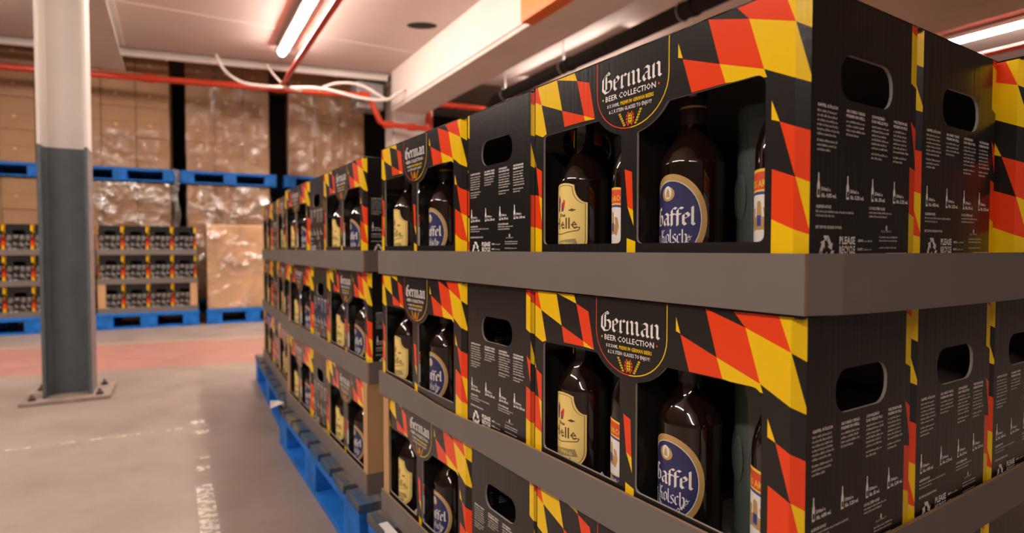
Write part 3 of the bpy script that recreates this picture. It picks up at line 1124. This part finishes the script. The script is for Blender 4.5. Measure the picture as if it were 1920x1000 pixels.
def make_post(leg_a=0.032, leg_b=0.075):
    """L-section cardboard corner post"""
    h = PITCH - .004
    mb = MB()
    t = .003
    mb.box((0, 0, 0), (leg_a, t, h), 'kraft', bev=.0008)
    mb.box((0, t, 0), (t, leg_b, h), 'kraft', bev=.0008)
    return mb.build('corner_post')


def make_pallet(L, B, nb=8):
    """x along L, deck boards run across (y), origin at the near aisle corner"""
    r = empty('wooden_pallet')
    bw = L / (nb + (nb - 1) * .28)
    for i in range(nb):
        x = i * bw * 1.28
        MB().box((x, 0, .128), (x + bw, B, .150), 'deck_worn', bev=.002).build('deck_board', r)
    for y in (0, B / 2 - .05, B - .10):
        MB().box((.002, y + .002, .106), (L - .002, y + .098, .1278), 'pallet_blue', bev=.002).build('stringer_board', r)
        MB().box((.002, y + .002, 0), (L - .002, y + .098, .018), 'pallet_blue', bev=.002).build('bottom_board', r)
        for x in (0.003, L / 2 - .07, L - .143):
            MB().box((x, y + .003, .018), (x + .14, y + .097, .106), 'pallet_blue', bev=.003).build('block', r)
    return r


def make_pallet_blue(L, B, nb=7):
    r = empty('wooden_pallet')
    bw = L / (nb + (nb - 1) * .28)
    MB().box((0, 0, .118), (L, B, .150), 'pallet_blue', bev=.002).build('deck', r)
    for x in (.05, L / 2, L - .05):
        MB().box((x - .05, .01, 0), (x + .05, B - .01, .018), 'pallet_blue', bev=.002).build('bottom_board', r)
    MB().box((.1, .002, 0.0), (L - .1, .098, .018), 'pallet_blue', bev=.002).build('bottom_board', r)
    for x in (.003, L / 2 - .07, L - .143):
        for y in (.003, B / 2 - .05, B - .10):
            MB().box((x, y, .018), (x + .14, y + .097, .118), 'pallet_blue', bev=.003).build('block', r)
    return r


LAYER = ('bottom', 'middle', 'top')
DIR1 = lambda fr: fr.yaw - pi / 2       # local +x -> toward the viewer along the long side


def fill_window_box(fr, a0, b0, z, where, both_steins=False, steins=True, jig=0.0):
    """front row of bottles standing inside a windowed box whose base is at z"""
    # u measured from the far (left) edge of the box
    for kind, u, side in (('helle', .056, 'behind the left edge of the left window'), ('arco', .1635, 'behind right edge of left window'),
                          ('gaffel', .246, 'in the middle of the right window'), ('arco', .3655, 'behind right edge of right window')):
        what = {'helle': 'bottle with cream shield label', 'arco': 'slim brown bottle with white and blue label', 'gaffel': 'bottle with navy oval label'}[kind]
        P = fr.p(a0 + BW - u, b0 + .0475, z + .0035)
        use('bottle_' + kind, lambda k=kind: make_bottle(k), P, DIR1(fr) + (0.0 if kind != 'arco' else -.45),
            ('slim bottle %s, %s' % (side, where)) if kind == 'arco' else '%s, %s' % (what, where), 'bottle', 'bottles inside the windowed gift boxes')
    if steins:
        for u, s in ((.3060, 'right'), (.108, 'left')):
            P = fr.p(a0 + BW - u, b0 + .105, z + .0035)
            use('stein', make_stein, P, DIR1(fr) + pi, 'clear beer mug, %s window, %s' % (s, where), 'glass', 'glass beer mugs inside the gift boxes')


def stack(fr, pname, near=False, sags=(0, 0, 0), short_side=0, jit=None, zofs=(0, 0, 0)):
    """three trays of gift boxes seen from the aisle"""
    for k in range(3):
        z = PZ + k * PITCH + zofs[k]
        ja = jit[k] if jit else (0, 0)
        lay = LAYER[k]
        P = fr.p(ja[0], ja[1], z)
        if sags[k]:
            t = make_tray(sags[k])
            t.location = P; t.rotation_euler = (0, 0, fr.yaw + pi / 2)
            t.scale = (1, -1, 1)
            tag(t, 'grey cardboard tray with sagging front edge, %s layer of %s' % (lay, pname), 'tray', 'cardboard trays of the aisle stacks')
        elif k == 2:
            t = use('tray_top' + ('near' if near else ''), lambda: make_tray(0, thick=.0093, bulge=.034 if near else .0025), P, fr.yaw + pi / 2, 'grey cardboard tray under the %s layer of %s' % (lay, pname), 'tray', 'cardboard trays of the aisle stacks')
            t.scale = (1, -1, 1)
        else:
            t = use('tray', make_tray, P, fr.yaw + pi / 2, 'grey cardboard tray under the %s layer of %s' % (lay, pname), 'tray', 'cardboard trays of the aisle stacks')
            t.scale = (1, -1, 1)
        zb = z + (.0095 if k == 2 else .003)
        ea = .0081 if k == 0 else .0048
        A = (ea + ja[0], (.0084 if k == 0 else .006) + ja[1])
        afar = TL - ea - BW + ja[0]
        # near window box
        rz = DIR1(fr)
        offs = [(0, 0)] * 3
        for nm, a in (('near', A[0]), ('far', afar)):
            b = A[1]
            ctr = fr.p(a + BW / 2, b + BD / 2, zb)
            use('box_w', lambda: make_box('window'), ctr, rz, 'windowed gift box at %s end of aisle side, %s layer of %s' % (nm, lay, pname), 'box', 'beer gift boxes')
            fill_window_box(fr, a, b, zb, '%s box, %s layer, %s' % (nm, lay, pname.replace('the ', '')), steins=near)
        a = (A[0] + BW + afar - BD) / 2
        ctr = fr.p(a + BD / 2, A[1] + BW / 2 + .002, zb)
        use('box_e', lambda: make_box('end'), ctr, fr.yaw + pi if k != 2 else fr.yaw, 'gift box with handle end to aisle, %s layer of %s' % (lay, pname), 'box', 'beer gift boxes')
        for i in range(1, short_side):
            b = A[1] + i * (BD + .0045)
            out = {(2, 2): .0285}.get((k, i), .0)
            ctr = fr.p(A[0] + BW / 2 - out, b + BD / 2, zb)
            wh = ('second', 'third', 'fourth')[i - 1]
            use('box_e', None, ctr, rz + (pi if (k, i) == (2, 2) else 0), 'gift box, %s handle end right of the corner box, %s layer of %s' % (wh, lay, pname), 'box', 'beer gift boxes')


near = Frame(0.2467, 0.4938, 0.570)
mid = Frame(-0.367, 1.446, radians(31.4))
far = Frame(-0.912, 2.395, radians(28.6))
stack(near, 'the nearest stack', True, (0, .013, 0), 4, [(0.0, 0.004), (0, 0), (0, 0)])
stack(mid, 'the second aisle stack', False, (0, 0, 0), 0, [(0.0, .004), (.0, .010), (0.0, 0.0)])
stack(far, 'the farthest aisle stack', False, (0, 0, 0), 0, [(0, 0), (.01, 0), (0.0, 0)])

# the two visible ends of corner posts in each bottom layer
for fr, nm in ((near, 'nearest'), (mid, 'second'), (far, 'farthest')):
    for a, b, s, en in ((.0045, .0045, 1, 'near'), (TL - .0045, .0045, -1, 'far')):
        if nm != 'farthest': b += .004
        P = fr.p(a, b - .0 , PZ + .003)
        o = use('post', make_post, P, fr.yaw + pi / 2, 'tan cardboard corner post at %s end of %s aisle stack' % (en, nm), 'corner post', 'cardboard corner posts')
        o.scale = (s, -1, 1)

# pallets under the aisle stacks
for fr, nm, L, off in ((near, 'the nearest stack', 1.06, -.02), (mid, 'the second aisle stack', 1.06, -.045), (far, 'the farthest aisle stack', 1.20, -.02)):
    r = make_pallet(L, .90)
    r.location = fr.p(off, -.030, 0); r.rotation_euler = (0, 0, fr.yaw + pi / 2); r.scale = (1, -1, 1)
    tag(r, 'blue wooden pallet with worn grey deck under %s' % nm, 'pallet', 'wooden pallets')

# ------------------------------------------------------------------ back stacks of gift boxes
def back_stack(fr, nm, sp):
    r = use('pallet_back', lambda: make_pallet_blue(.865, 1.0), fr.p(0, 0, 0), fr.yaw, 'bright blue pallet under %s' % nm, 'pallet', 'wooden pallets')
    for k in range(3):
        z = PZ + k * .280
        lay = LAYER[k]
        t = use('tray_back', lambda: make_tray(0, L=.835, B=.9), fr.p(.02, .02, z), fr.yaw, 'grey cardboard tray under the %s layer of %s' % (lay, nm), 'tray', 'cardboard trays of the back stacks')
        for i in range(4):
            wh = ('first', 'second', 'third', 'fourth')[i]
            ctr = fr.p(.02 + .006 + .005 + BW / 2, 0, z)
            # fr here: long axis runs along the row; ends face the viewer
            c = fr.o + fr.d2 * 0
            x = .0285 + i * .2045 + BD / 2
            P = fr.o + Vector((cos(fr.yaw), sin(fr.yaw), 0)) * x + Vector((-sin(fr.yaw), cos(fr.yaw), 0)) * (.032 + BW / 2) + Vector((0, 0, z + .003))
            use('box_e', None, P, fr.yaw - pi / 2, 'gift box, %s from left, %s layer of %s' % (wh, lay, nm), 'box', 'beer gift boxes')
    for i, (x, s) in enumerate(((.0245, 1), (.8505, -1))):
        P = fr.p(0, 0, 0) + fr.d2 * 0
        P = fr.o + Vector((cos(fr.yaw), sin(fr.yaw), 0)) * x + Vector((-sin(fr.yaw), cos(fr.yaw), 0)) * .0245 + Vector((0, 0, PZ + .003))
        o = use('post_wide', lambda: make_post(.062, .05), P, fr.yaw, 'tan corner post at %s end of %s' % (('left', 'right')[i], nm), 'corner post', 'cardboard corner posts')
        o.scale = (s, 1, 1)


class Row:
    """x along the row (to the right), y away from the camera"""
    def __init__(s, x, y, yaw):
        s.o = Vector((x, y, 0)); s.yaw = yaw
        s.d1 = Vector((cos(yaw), sin(yaw), 0)); s.d2 = Vector((-sin(yaw), cos(yaw), 0))

    def p(s, a, b, z=0):
        return s.o + s.d1 * a + s.d2 * b + Vector((0, 0, z))


BY = radians(27.5)
row = Row(-3.91, 5.48, BY)
back_stack(Row(*row.p(0, 0)[:2], BY), 'the back stack right of the column', 1)
back_stack(Row(*row.p(-.880, -.02)[:2], BY), 'the back stack left of the column', 0)

# third pallet: one tall plain carton wrapped in film
r3 = Row(*row.p(.930, .03)[:2], BY)
use('pallet_back', None, r3.p(0, 0), BY, 'bright blue pallet under the tall film-wrapped carton', 'pallet', 'wooden pallets')
big = MB().box((.01, .02, .151), (.86, .95, 1.015), 'kraft_light', bev=.012).build('large_carton')
big.location = r3.o; big.rotation_euler = (0, 0, BY)
tag(big, 'tall plain tan carton on blue pallet, right of the back gift box stacks', 'carton')


def film(name, fr, x0, y0, x1, y1, z0, z1, label, jag=.004, n=36, mt='stretch_film'):
    """stretch film: a crinkled sleeve open at top and bottom"""
    rnd = random.Random(int(x0 * 97 + z0 * 31) + 5)
    mb = MB()
    per = [(x0, y0), (x1, y0), (x1, y1), (x0, y1)]
    ring = []
    for i in range(4):
        a, b = per[i], per[(i + 1) % 4]
        for j in range(n):
            t = j / n
            ring.append((a[0] + (b[0] - a[0]) * t, a[1] + (b[1] - a[1]) * t, i))
    m = 24
    vs = []
    for k in range(m + 1):
        z = z0 + (z1 - z0) * k / m
        for (x, y, i) in ring:
            o = rnd.uniform(0, jag) + jag * .8 * sin(z * 23 + x * 9) + jag
            nx, ny = ((0, -1), (1, 0), (0, 1), (-1, 0))[i]
            vs.append((x + nx * o, y + ny * o, z))
    N = len(ring)
    fs = [(k * N + i, k * N + (i + 1) % N, (k + 1) * N + (i + 1) % N, (k + 1) * N + i) for k in range(m) for i in range(N)]
    mb.add(vs, fs, mt, smooth=True)
    o = mb.build(name)
    o.location = fr.o; o.rotation_euler = (0, 0, fr.yaw)
    tag(o, label, 'plastic wrap', 'stretch film round cartons')
    return o


film('stretch_film', r3, .004, .014, .866, .956, .155, 1.012, 'clear glossy stretch film round the tall plain tan carton', jag=.004, mt='stretch_film_shiny')

# ------------------------------------------------------------------ brown carton wall
CY = radians(25.5)
cr = Row(-3.939, 7.0, CY)


def make_carton(W=.31, H=.35, D=.45):
    r = empty('brown_carton')
    mb = MB()
    mb.box((.003, 0, .0015), (W - .003, D, H - .0015), 'kraft_carton', bev=.005)
    mb.build('carton_body', r)
    f_ = MB()
    f_.box((.004, -.0012, H * .5 - .002), (W - .004, .0002, H * .5 + .001), 'kraft_seam')
    f_.build('flap_seam', r)
    q = MB()
    M = Matrix.Translation((W * .42, -.004, H * .40)) @ Matrix.Rotation(pi / 2, 4, 'X')
    q.lathe([(0, .004), (.016, .004), (.019, 0), (.019, -.004)], 'kraft_light', 12, M)
    q.build('punched_tab', r)
    return r


GROUPS = [(-2.30, 3, .31, 'far left group'), (-1.11, 3, .335, 'group right of the column'), (.061, 3, .307, 'middle group'), (1.206, 3, .318, 'group by the white pillar')]
tiers = (('upper', 1.700, 4, .35), ('lower', .151, 4, .348))
for gi, (x0, n, wd, gname) in enumerate(GROUPS):
    for tname, z0, rows, H in tiers:
        for i in range(n):
            for k in range(rows):
                key = 'carton%d' % gi
                jy = random.uniform(-.008, .008)
                pos = ('left', 'centre', 'right')[i]
                rw = ('lowest', 'second', 'third', 'topmost')[k]
                o = use('carton_%s_%d' % (tname, gi), lambda W=wd, H_=H: make_carton(W, H_), cr.p(x0 + i * wd, jy + (.0 if tname == 'upper' else .02), z0 + k * H), CY,
                        'brown carton, %s row, %s column, %s tier, %s' % (rw, pos, tname, gname), 'carton', 'brown cartons stacked along the back')
    L = n * wd + .13
    for z, t in ((1.55, 'upper'), (0.0, 'floor')):
        use('pallet_carton%.2f' % wd, lambda L_=L: make_pallet_blue(L_, 1.0), cr.p(x0 - .06, -.03, z), CY, 'blue pallet under the %s cartons, %s' % (t, gname), 'pallet', 'wooden pallets')
    if gi > 0:
        film('stretch_film', cr, x0 - .005, -.012, x0 + n * wd + .005, .46, 1.705, 3.08 if gi != 1 else 2.15, 'thin stretch film round the upper cartons, %s' % gname, .006)
    if gi in (1, 2):
        film('stretch_film', cr, x0 - .005, .005, x0 + n * wd + .005, .48, .16, 1.53, 'bright stretch film round the lower cartons, %s' % gname, .008, mt='stretch_film_shiny')
# hanging tail of film between two groups
tl = MB()
pts = [(-.045 + .02 * sin(i * .8), -.05, 1.70 - i * .052) for i in range(16)]
for k in range(3):
    tl.tube([(p[0] + (k - 1) * .022 + .006 * sin(i + k), p[1] - .004 * k, p[2]) for i, p in enumerate(pts)], .011, 'duct_steel', 6)
t_ = tl.build('film_tail'); t_.location = cr.o; t_.rotation_euler = (0, 0, CY)
t_.data.materials.clear(); t_.data.materials.append(MATS['stretch_film_shiny'])
tag(t_, 'twisted tail of clear film hanging in the gap between the carton groups', 'plastic wrap')
# cartons seen right of the white pillar
for k in range(5):
    use('carton_right', lambda: make_carton(.42, .44, .4), cr.p(3.05, .25, .2 + k * .45 + .151 - .2), CY, \
        'dim brown carton %s behind the red riser pipe' % ('lowest', 'second up', 'third up', 'fourth up', 'topmost')[k], 'carton', 'cartons behind the pillar')
use('pallet_right', lambda: make_pallet_blue(.6, .8), cr.p(3.0, .22, 0), CY, 'blue pallet under the dim cartons behind the red riser pipe', 'pallet', 'wooden pallets')

# ------------------------------------------------------------------ room shell
CEIL = 2.900
# floor
fl = MB()
N = 1
fl.add([(-14, -6, 0), (14, -6, 0), (14, 16, 0), (-14, 16, 0)], [(0, 1, 2, 3)], 'concrete_floor')
fl.add([(-14, -6, -.1), (14, -6, -.1), (14, 16, -.1), (-14, 16, -.1)], [(3, 2, 1, 0)], 'concrete_floor')
tag(fl.build('floor'), kind='structure')


def slab(name, a0, a1, b0, b1, z0, z1, mname, M=None, bev=0):
    """box in the building grid"""
    mb = MB()
    mb.box((b0, a0, z0), (b1, a1, z1), mname, bev=bev)
    o = mb.build(name)
    o.rotation_euler = (0, 0, YAW)
    return o


# ceiling over the hall stops at a downstand; the bay beyond is higher
def skewed(name, ends, z0, z1, mname):
    """slab whose far and near edges run square to the carton wall, not to the beams"""
    mb = MB()
    (n0, f0, b0), (n1, f1, b1) = ends
    vs = [g(n0, b0, z0), g(n1, b1, z0), g(f1, b1, z0), g(f0, b0, z0), g(n0, b0, z1), g(n1, b1, z1), g(f1, b1, z1), g(f0, b0, z1)]
    mb.add(vs, [(0, 3, 2, 1), (4, 5, 6, 7), (0, 1, 5, 4), (1, 2, 6, 5), (2, 3, 7, 6), (3, 0, 4, 7)], mname)
    return tag(mb.build(name), kind='structure')


EDGE = lambda b: 7.50 - .19 * b
skewed('ceiling', ((-6, EDGE(-9), -9), (-6, EDGE(12), 12)), CEIL, CEIL + .15, 'ceiling_paint')
skewed('ceiling', ((EDGE(-9), 12.5, -9), (EDGE(12), 11, 12)), 3.35, 3.5, 'wall_paint')
skewed('trim_1', ((EDGE(-9), EDGE(-9) + .08, -9), (EDGE(2.3), EDGE(2.3) + .08, 2.3)), CEIL - .02, 3.35, 'ceiling_paint')
tag(slab('wall_back', 10.6, 10.75, -9, 12, 0, 3.35, 'gap_shade'), kind='structure')
tag(slab('wall_left', -6, 10.6, -9.1, -9, 0, 3.35, 'wall_paint'), kind='structure')
tag(slab('wall_right', -6, 10.6, 12, 12.1, 0, 3.35, 'wall_paint'), kind='structure')

# cased concrete beams along the aisle direction
BZ = CEIL - .475
tag(slab('trim_2', -6, 6.91, 2.31, 2.71, BZ, CEIL, 'beam_paint', bev=.006), kind='structure')
tag(slab('trim_3', -6, 8.0, 4.80, 5.12, BZ, CEIL, 'beam_shade_tan', bev=.006), kind='structure')
# thin beading where the casing boards meet
tag(slab('trim_4', -6, 6.9, 2.296, 2.31, BZ + .035, BZ + .060, 'beam_paint'), kind='structure')
# white pillar under the end of the beam
tag(slab('trim_5', 7.16, 7.50, 2.42, 2.95, 0, 3.3, 'beam_paint', bev=.01), kind='structure')
# ceiling board joints
for k, a in enumerate((-1.0, 1.4, 3.8, 6.1)):
    tag(slab('trim_%d' % (6 + k), a, a + .03, -9, 2.3, CEIL - .006, CEIL, 'beam_paint'), kind='structure')

# steel I-beam over the column
ib = MB()
z1, z0 = CEIL, CEIL - .276
bc = -.476 - .09
hw = .16
for lo, hi in (((bc - hw, -5, z0), (bc + hw, 7.38, z0 + .018)), ((bc - hw, -5, z1 - .018), (bc + hw, 7.38, z1 - .001)), ((bc - .02, -5, z0 + .018), (bc + .02, 7.38, z1 - .018))):
    ib.box(lo, hi, 'paint_white', bev=.002)
o = ib.build('steel_beam'); o.rotation_euler = (0, 0, YAW)
tag(o, 'pale painted steel beam under the ceiling, running over the column', 'beam')

# column
col = empty('steel_column', (-2.305, 3.045, 0), YAW)
tag(col, 'steel column, white above and grey below, bolted to the floor', 'column')
PS = 1.285
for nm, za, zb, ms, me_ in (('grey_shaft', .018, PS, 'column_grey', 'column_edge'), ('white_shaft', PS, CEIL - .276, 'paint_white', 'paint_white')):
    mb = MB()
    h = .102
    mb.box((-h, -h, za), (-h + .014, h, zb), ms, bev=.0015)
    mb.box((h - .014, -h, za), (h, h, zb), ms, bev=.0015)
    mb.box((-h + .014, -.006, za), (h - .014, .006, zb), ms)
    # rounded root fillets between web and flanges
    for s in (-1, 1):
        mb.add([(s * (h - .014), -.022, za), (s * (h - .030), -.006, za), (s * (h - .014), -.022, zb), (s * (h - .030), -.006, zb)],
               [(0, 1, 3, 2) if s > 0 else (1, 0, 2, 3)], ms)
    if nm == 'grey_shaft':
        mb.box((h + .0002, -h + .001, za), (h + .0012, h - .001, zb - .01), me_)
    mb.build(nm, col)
MB().box((-.185, -.175, 0.0), (.185, .175, .018), 'base_plate', bev=.003).build('base_plate', col)
for x in (-.140, .135):
    for y in (-.125, .125):
        mb = MB()
        M = Matrix.Translation((x, y, .018))
        mb.lathe([(0, 0), (.019, 0), (.019, .003), (.015, .003), (.015, .014), (0, .014)], 'bolt_steel', 6, M, smooth=False)
        mb.lathe([(.007, .014), (.007, .030), (0, .031)], 'bolt_steel', 10, M)
        mb.build('anchor_bolt', col)

# ------------------------------------------------------------------ lamps
def lamp(a0, a1, b, label, z=CEIL - .075):
    r = empty('ceiling_lamp', g(a0, b, z), YAW)
    L = a1 - a0
    hs = MB().box((-.055, 0, .0), (.055, L, .045), 'lamp_body', bev=.006).build('housing', r)
    # long frosted half-round diffuser
    mb = MB()
    prof = arc(0, .0, .036, .036, pi, 2 * pi, 10)
    vs = [(x, .01, z_) for x, z_ in prof] + [(x, L - .01, z_) for x, z_ in prof]
    n = len(prof)
    mb.add(vs, [(i, i + 1, n + i + 1, n + i) for i in range(n - 1)], 'lamp_glow', smooth=True)
    mb.add(vs, [tuple(range(n)), tuple(range(2 * n - 1, n - 1, -1))], 'lamp_glow')
    mb.build('diffuser', r)
    for y in (.25, L - .25):
        MB().tube([(0, y, .045), (0, y, .075)], .006, 'lamp_body', 8).build('hanger', hs)
    return tag(r, label, 'lamp', 'ceiling tube lamps')


lamp(4.10, 6.60, 1.02, 'bright tube lamp on the ceiling left of the white beam, beside the red branch pipe')
lamp(1.25, 3.75, 1.02, 'tube lamp above the nearest stack, outside the top of the photo')
lamp(4.42, 6.22, 3.86, 'tube lamp behind the black soil pipe, its tip over the box tops')
lamp(0.60, 3.00, 6.72, 'bright tube lamp at upper right, beyond the second beam')
lamp(4.10, 6.60, -2.0, 'tube lamp in the left bay, outside the left of the photo')
lamp(-3.4, -0.90, -2.0, 'added unseen tube lamp behind the photographer on the left')  # unseen lamp, added to brighten the near boxes
lamp(0.10, 2.60, -2.0, 'tube lamp over the left aisle, outside the photo')

# ------------------------------------------------------------------ pipes and cables
PH = CEIL - .302


def tube_thing(name, pts, r, mname, label, cat, seg=12, joints=()):
    e = empty(name, (0, 0, 0))
    MB().tube(pts, r, mname, seg).build('pipe_run' if 'pipe' in name else 'cable_run', e)
    for (p, d) in joints:
        p = Vector(p); d = Vector(d).normalized() * r * 1.6
        MB().tube([p - d, p + d], r * 1.35, mname, seg).build('coupling', e)
    return tag(e, label, cat)


main_dir = Vector((.9495, .3138, 0))
M0 = Vector((-2.66, 6.77, PH))
mp = lambda t, dz=0.0: M0 + main_dir * t + Vector((0, 0, dz))
p_end = mp(1.03)
tube_thing('sprinkler_pipe', [mp(-5.5), mp(-1.5), mp(0), mp(.93), mp(1.0, -.02), mp(1.13, -.30), mp(1.20, -.325), mp(1.32, -.33), mp(1.75, -.35)], .034, 'pipe_red',
           'red sprinkler main running level in front of the brown cartons', 'pipe', 12,
           [(mp(0), main_dir), (mp(-1.3), main_dir), (mp(1.22, -.327), main_dir), (mp(.95), main_dir), (mp(1.5, -.34), main_dir)])
tube_thing('sprinkler_pipe', [mp(1.72, -.36), mp(1.72, -.05)], .036, 'pipe_red', 'short red riser pipe right of the white pillar', 'pipe', 12, [(mp(1.72, -.26), (0, 0, 1))])
tube_thing('sprinkler_pipe', [mp(1.70, -.03), mp(2.3, -.045), mp(5.5, -.15)], .034, 'pipe_red', 'red pipe leading right from the riser behind the soil pipe', 'pipe')
a0, b0 = M0.dot(GD1), M0.dot(GD2)
tube_thing('sprinkler_pipe', [M0, g(a0 - 2, b0, PH), g(a0 - 9, b0, PH)], .026, 'pipe_red', 'red branch pipe running towards the viewer beside the tube lamp', 'pipe', 12,
           [(g(a0 - .12, b0, PH), GD1)])
tube_thing('sprinkler_pipe', [g(8, 6.65, PH), g(-3, 6.65, PH)], .028, 'pipe_red', 'red branch pipe at upper right under the far tube lamp', 'pipe')

# soil pipe with hangers
e = empty('soil_pipe')
sb = 3.44
sz = CEIL - .300
MB().tube([g(-3, sb, sz), g(2, sb, sz), g(6.22, sb, sz), g(6.36, sb, sz - .02), g(6.46, sb - .01, sz - .09), g(6.50, sb - .02, sz - .22), g(6.50, sb - .02, 1.2)], .066, 'pipe_black', 18).build('pipe_run', e)
for a in (1.6, 3.2, 4.8, 6.0):
    MB().tube([g(a - .02, sb, sz), g(a + .02, sb, sz)], .074, 'pipe_black', 18).build('coupling', e)
    h = MB()
    ring = [g(a + .12, sb + .071 * cos(t), sz + .071 * sin(t)) for t in [2 * pi * i / 20 for i in range(21)]]
    h.tube(ring, .006, 'duct_steel', 6)
    h.tube([g(a + .12, sb, sz + .07), g(a + .12, sb, CEIL)], .006, 'duct_steel', 6)
    h.build('hanger', e)
tag(e, 'thick black soil pipe hung below the ceiling along the white beam', 'pipe')

# conduits along the end of the ceiling
cd = Vector((cos(radians(20.0)), sin(radians(20.0)), 0))
c0 = Vector((-4.14, 6.22, CEIL - .075))
for dz, dy, rr, lb in ((.0, .0, .028, 'thick white conduit along the end of the ceiling, lower of two'), (.055, .06, .013, 'thin white conduit close under the ceiling end, upper of two')):
    q = c0 + Vector((0, dy, dz))
    e = empty('conduit_pipe')
    MB().tube([q - cd * 4, q + cd * 2.80], rr, 'paint_white', 12).build('pipe_run', e)
    for t in (-2.6, -1.6, -.5, .45, 1.3, 2.2):
        p = q + cd * t
        MB().tube([p - cd * .012, p + cd * .012], rr * 1.25, 'paint_white', 12).build('clip', e)
    tag(e, lb, 'pipe')


def px_curve(pts):     # smooth Catmull-Rom through plan points
    out = []
    P = [Vector(p) for p in pts]
    P = [P[0] * 2 - P[1]] + P + [P[-1] * 2 - P[-2]]
    for i in range(1, len(P) - 2):
        for k in range(6):
            t = k / 6
            a, b, c, d = P[i - 1], P[i], P[i + 1], P[i + 2]
            out.append(.5 * ((2 * b) + (c - a) * t + (2 * a - 5 * b + 4 * c - d) * t * t + (3 * b - a - 3 * c + d) * t ** 3))
    out.append(P[-2])
    return out


def ray(px, py, z):
    """room point at depth z from the measured plan"""
    return Vector(((px - 960) / 1100 * z, z, .767 + (467 - py) / 1100 * z))


C1 = [(-3.171, 6.342, 2.847), (-3.083, 6.364, 2.676), (-2.926, 6.393, 2.569), (-2.729, 6.433, 2.539), (-2.444, 6.473, 2.531), (-2.214, 6.509, 2.540), (-2.010, 6.541, 2.522), (-1.663, 6.594, 2.446), (-1.421, 6.642, 2.441), (-1.302, 6.660, 2.505), (-1.208, 6.684, 2.572)]
C2 = [(x_, y_ + .055, z_) for x_, y_, z_ in [(-2.690, 6.435, 2.785), (-2.610, 6.462, 2.670), (-2.480, 6.480, 2.550), (-2.330, 6.500, 2.510)]]
C3 = [(x_, y_ + .055, z_) for x_, y_, z_ in [(-2.150, 6.520, 2.530), (-2.010, 6.540, 2.600), (-1.840, 6.570, 2.625), (-1.660, 6.590, 2.590), (-1.500, 6.620, 2.500), (-1.400, 6.650, 2.445)]]
for pts, rr, lb in ((C1, .017, 'long white cable sagging across in front of the cartons to the white beam'), (C2, .012, 'short white cable dropping from the conduit behind the lamp end'),
                    (C3, .015, 'white cable arching up between the lamp and the white beam')):
    tube_thing('hanging_cable', px_curve(pts), rr, 'beam_paint', lb, 'cable', 8)

# grey ventilation box above the cable, left of the pillar
vb = MB().box((1.95, 7.12, CEIL - .42), (2.28, 7.4, CEIL - .10), 'duct_steel', bev=.01).build('junction_box'); vb.rotation_euler = (0, 0, YAW)
tag(vb, 'grey metal box high up left of the white pillar', 'electrical box')
# dark recess in the ceiling
vt = MB()
M = Matrix.Translation(g(5.34, 2.09, CEIL - .0046)) @ Matrix.Diagonal((1.7, 1.0, 1, 1))
vt.lathe([(0, 0), (.075, 0), (.085, .003), (.085, .0045)], 'pipe_black', 24, M)
tag(vt.build('vent_cover'), 'dark oval vent plate on the ceiling left of the white beam', 'vent')
# orange trunking on the beam
e = empty('orange_housing', g(0, 0, 0), YAW)
MB().box((2.185, -1.0, BZ - .035), (2.293, 3.66, BZ + .36), 'orange_paint', bev=.004).build('housing', e)
MB().box((2.183, 3.22, BZ + .20), (2.1845, 3.36, BZ + .27), 'sticker_yellow').build('sticker', e)
tag(e, 'orange metal housing fixed to the side of the white beam', 'housing')

# ------------------------------------------------------------------ floor marks
tp = MB()
for a_, l_, b_, w_ in ((1.66, .47, .052, .048), (2.27, .05, .060, .040), (2.40, .025, .075, .030), (2.73, .05, .070, .050), (2.89, .06, .055, .055)):
    tp.add([g(a_, b_, .0012), g(a_, b_ + w_, .0012), g(a_ + l_, b_ + w_, .0012), g(a_ + l_, b_, .0012)], [(0, 1, 2, 3)], 'worn_tape')
tag(tp.build('floor_marking'), 'worn white painted line on the floor, leading towards the viewer', 'floor marking')
tp = MB()
rnd = random.Random(4)
p0 = Vector((-1.92, 2.20, .0012)); p1 = Vector((-1.36, 2.50, .0012))
d = (p1 - p0).normalized(); nn = Vector((-d.y, d.x, 0))
t = 0.0
while t < (p1 - p0).length:
    l_ = rnd.uniform(.02, .07)
    q = p0 + d * t
    tp.add([q, q + d * l_, q + d * l_ + nn * .012, q + nn * .012], [(0, 1, 2, 3)], 'worn_tape')
    t += l_ + rnd.uniform(.01, .05)
tag(tp.build('floor_marking'), 'thin faded white line crossing the floor right of the column', 'floor marking')

# scraps of paper on the pallets
for (pts, lb, fr_) in (([(.0, 0), (.09, .012), (.11, .045), (.03, .055)], 'white torn paper scrap on the second pallet edge', mid), ):
    mb = MB()
    base = fr_.p(.93, -.072, .1515)
    v1 = [base + fr_.d1 * a + fr_.d2 * b for a, b in pts]
    mb.add(v1 + [v + Vector((0, 0, .012 + .008 * (i % 2))) for i, v in enumerate(v1)], [(0, 1, 5, 4), (1, 2, 6, 5), (2, 3, 7, 6), (4, 5, 6, 7)], 'paper')
    tag(mb.build('paper_scrap'), lb, 'paper')
mb = MB()
base = near.p(.90, -.026, .1512)
mb.add([base, base + near.d1 * .07, base + near.d1 * .07 + near.d2 * .02, base + near.d2 * .02], [(0, 1, 2, 3)], 'paper')
mb.add([base, base + near.d1 * .07, base + near.d1 * .07 - Vector((0, 0, .02)), base - Vector((0, 0, .02))], [(0, 3, 2, 1)], 'paper')
tag(mb.build('paper_label'), 'small white label stuck on the nearest pallet edge', 'label')
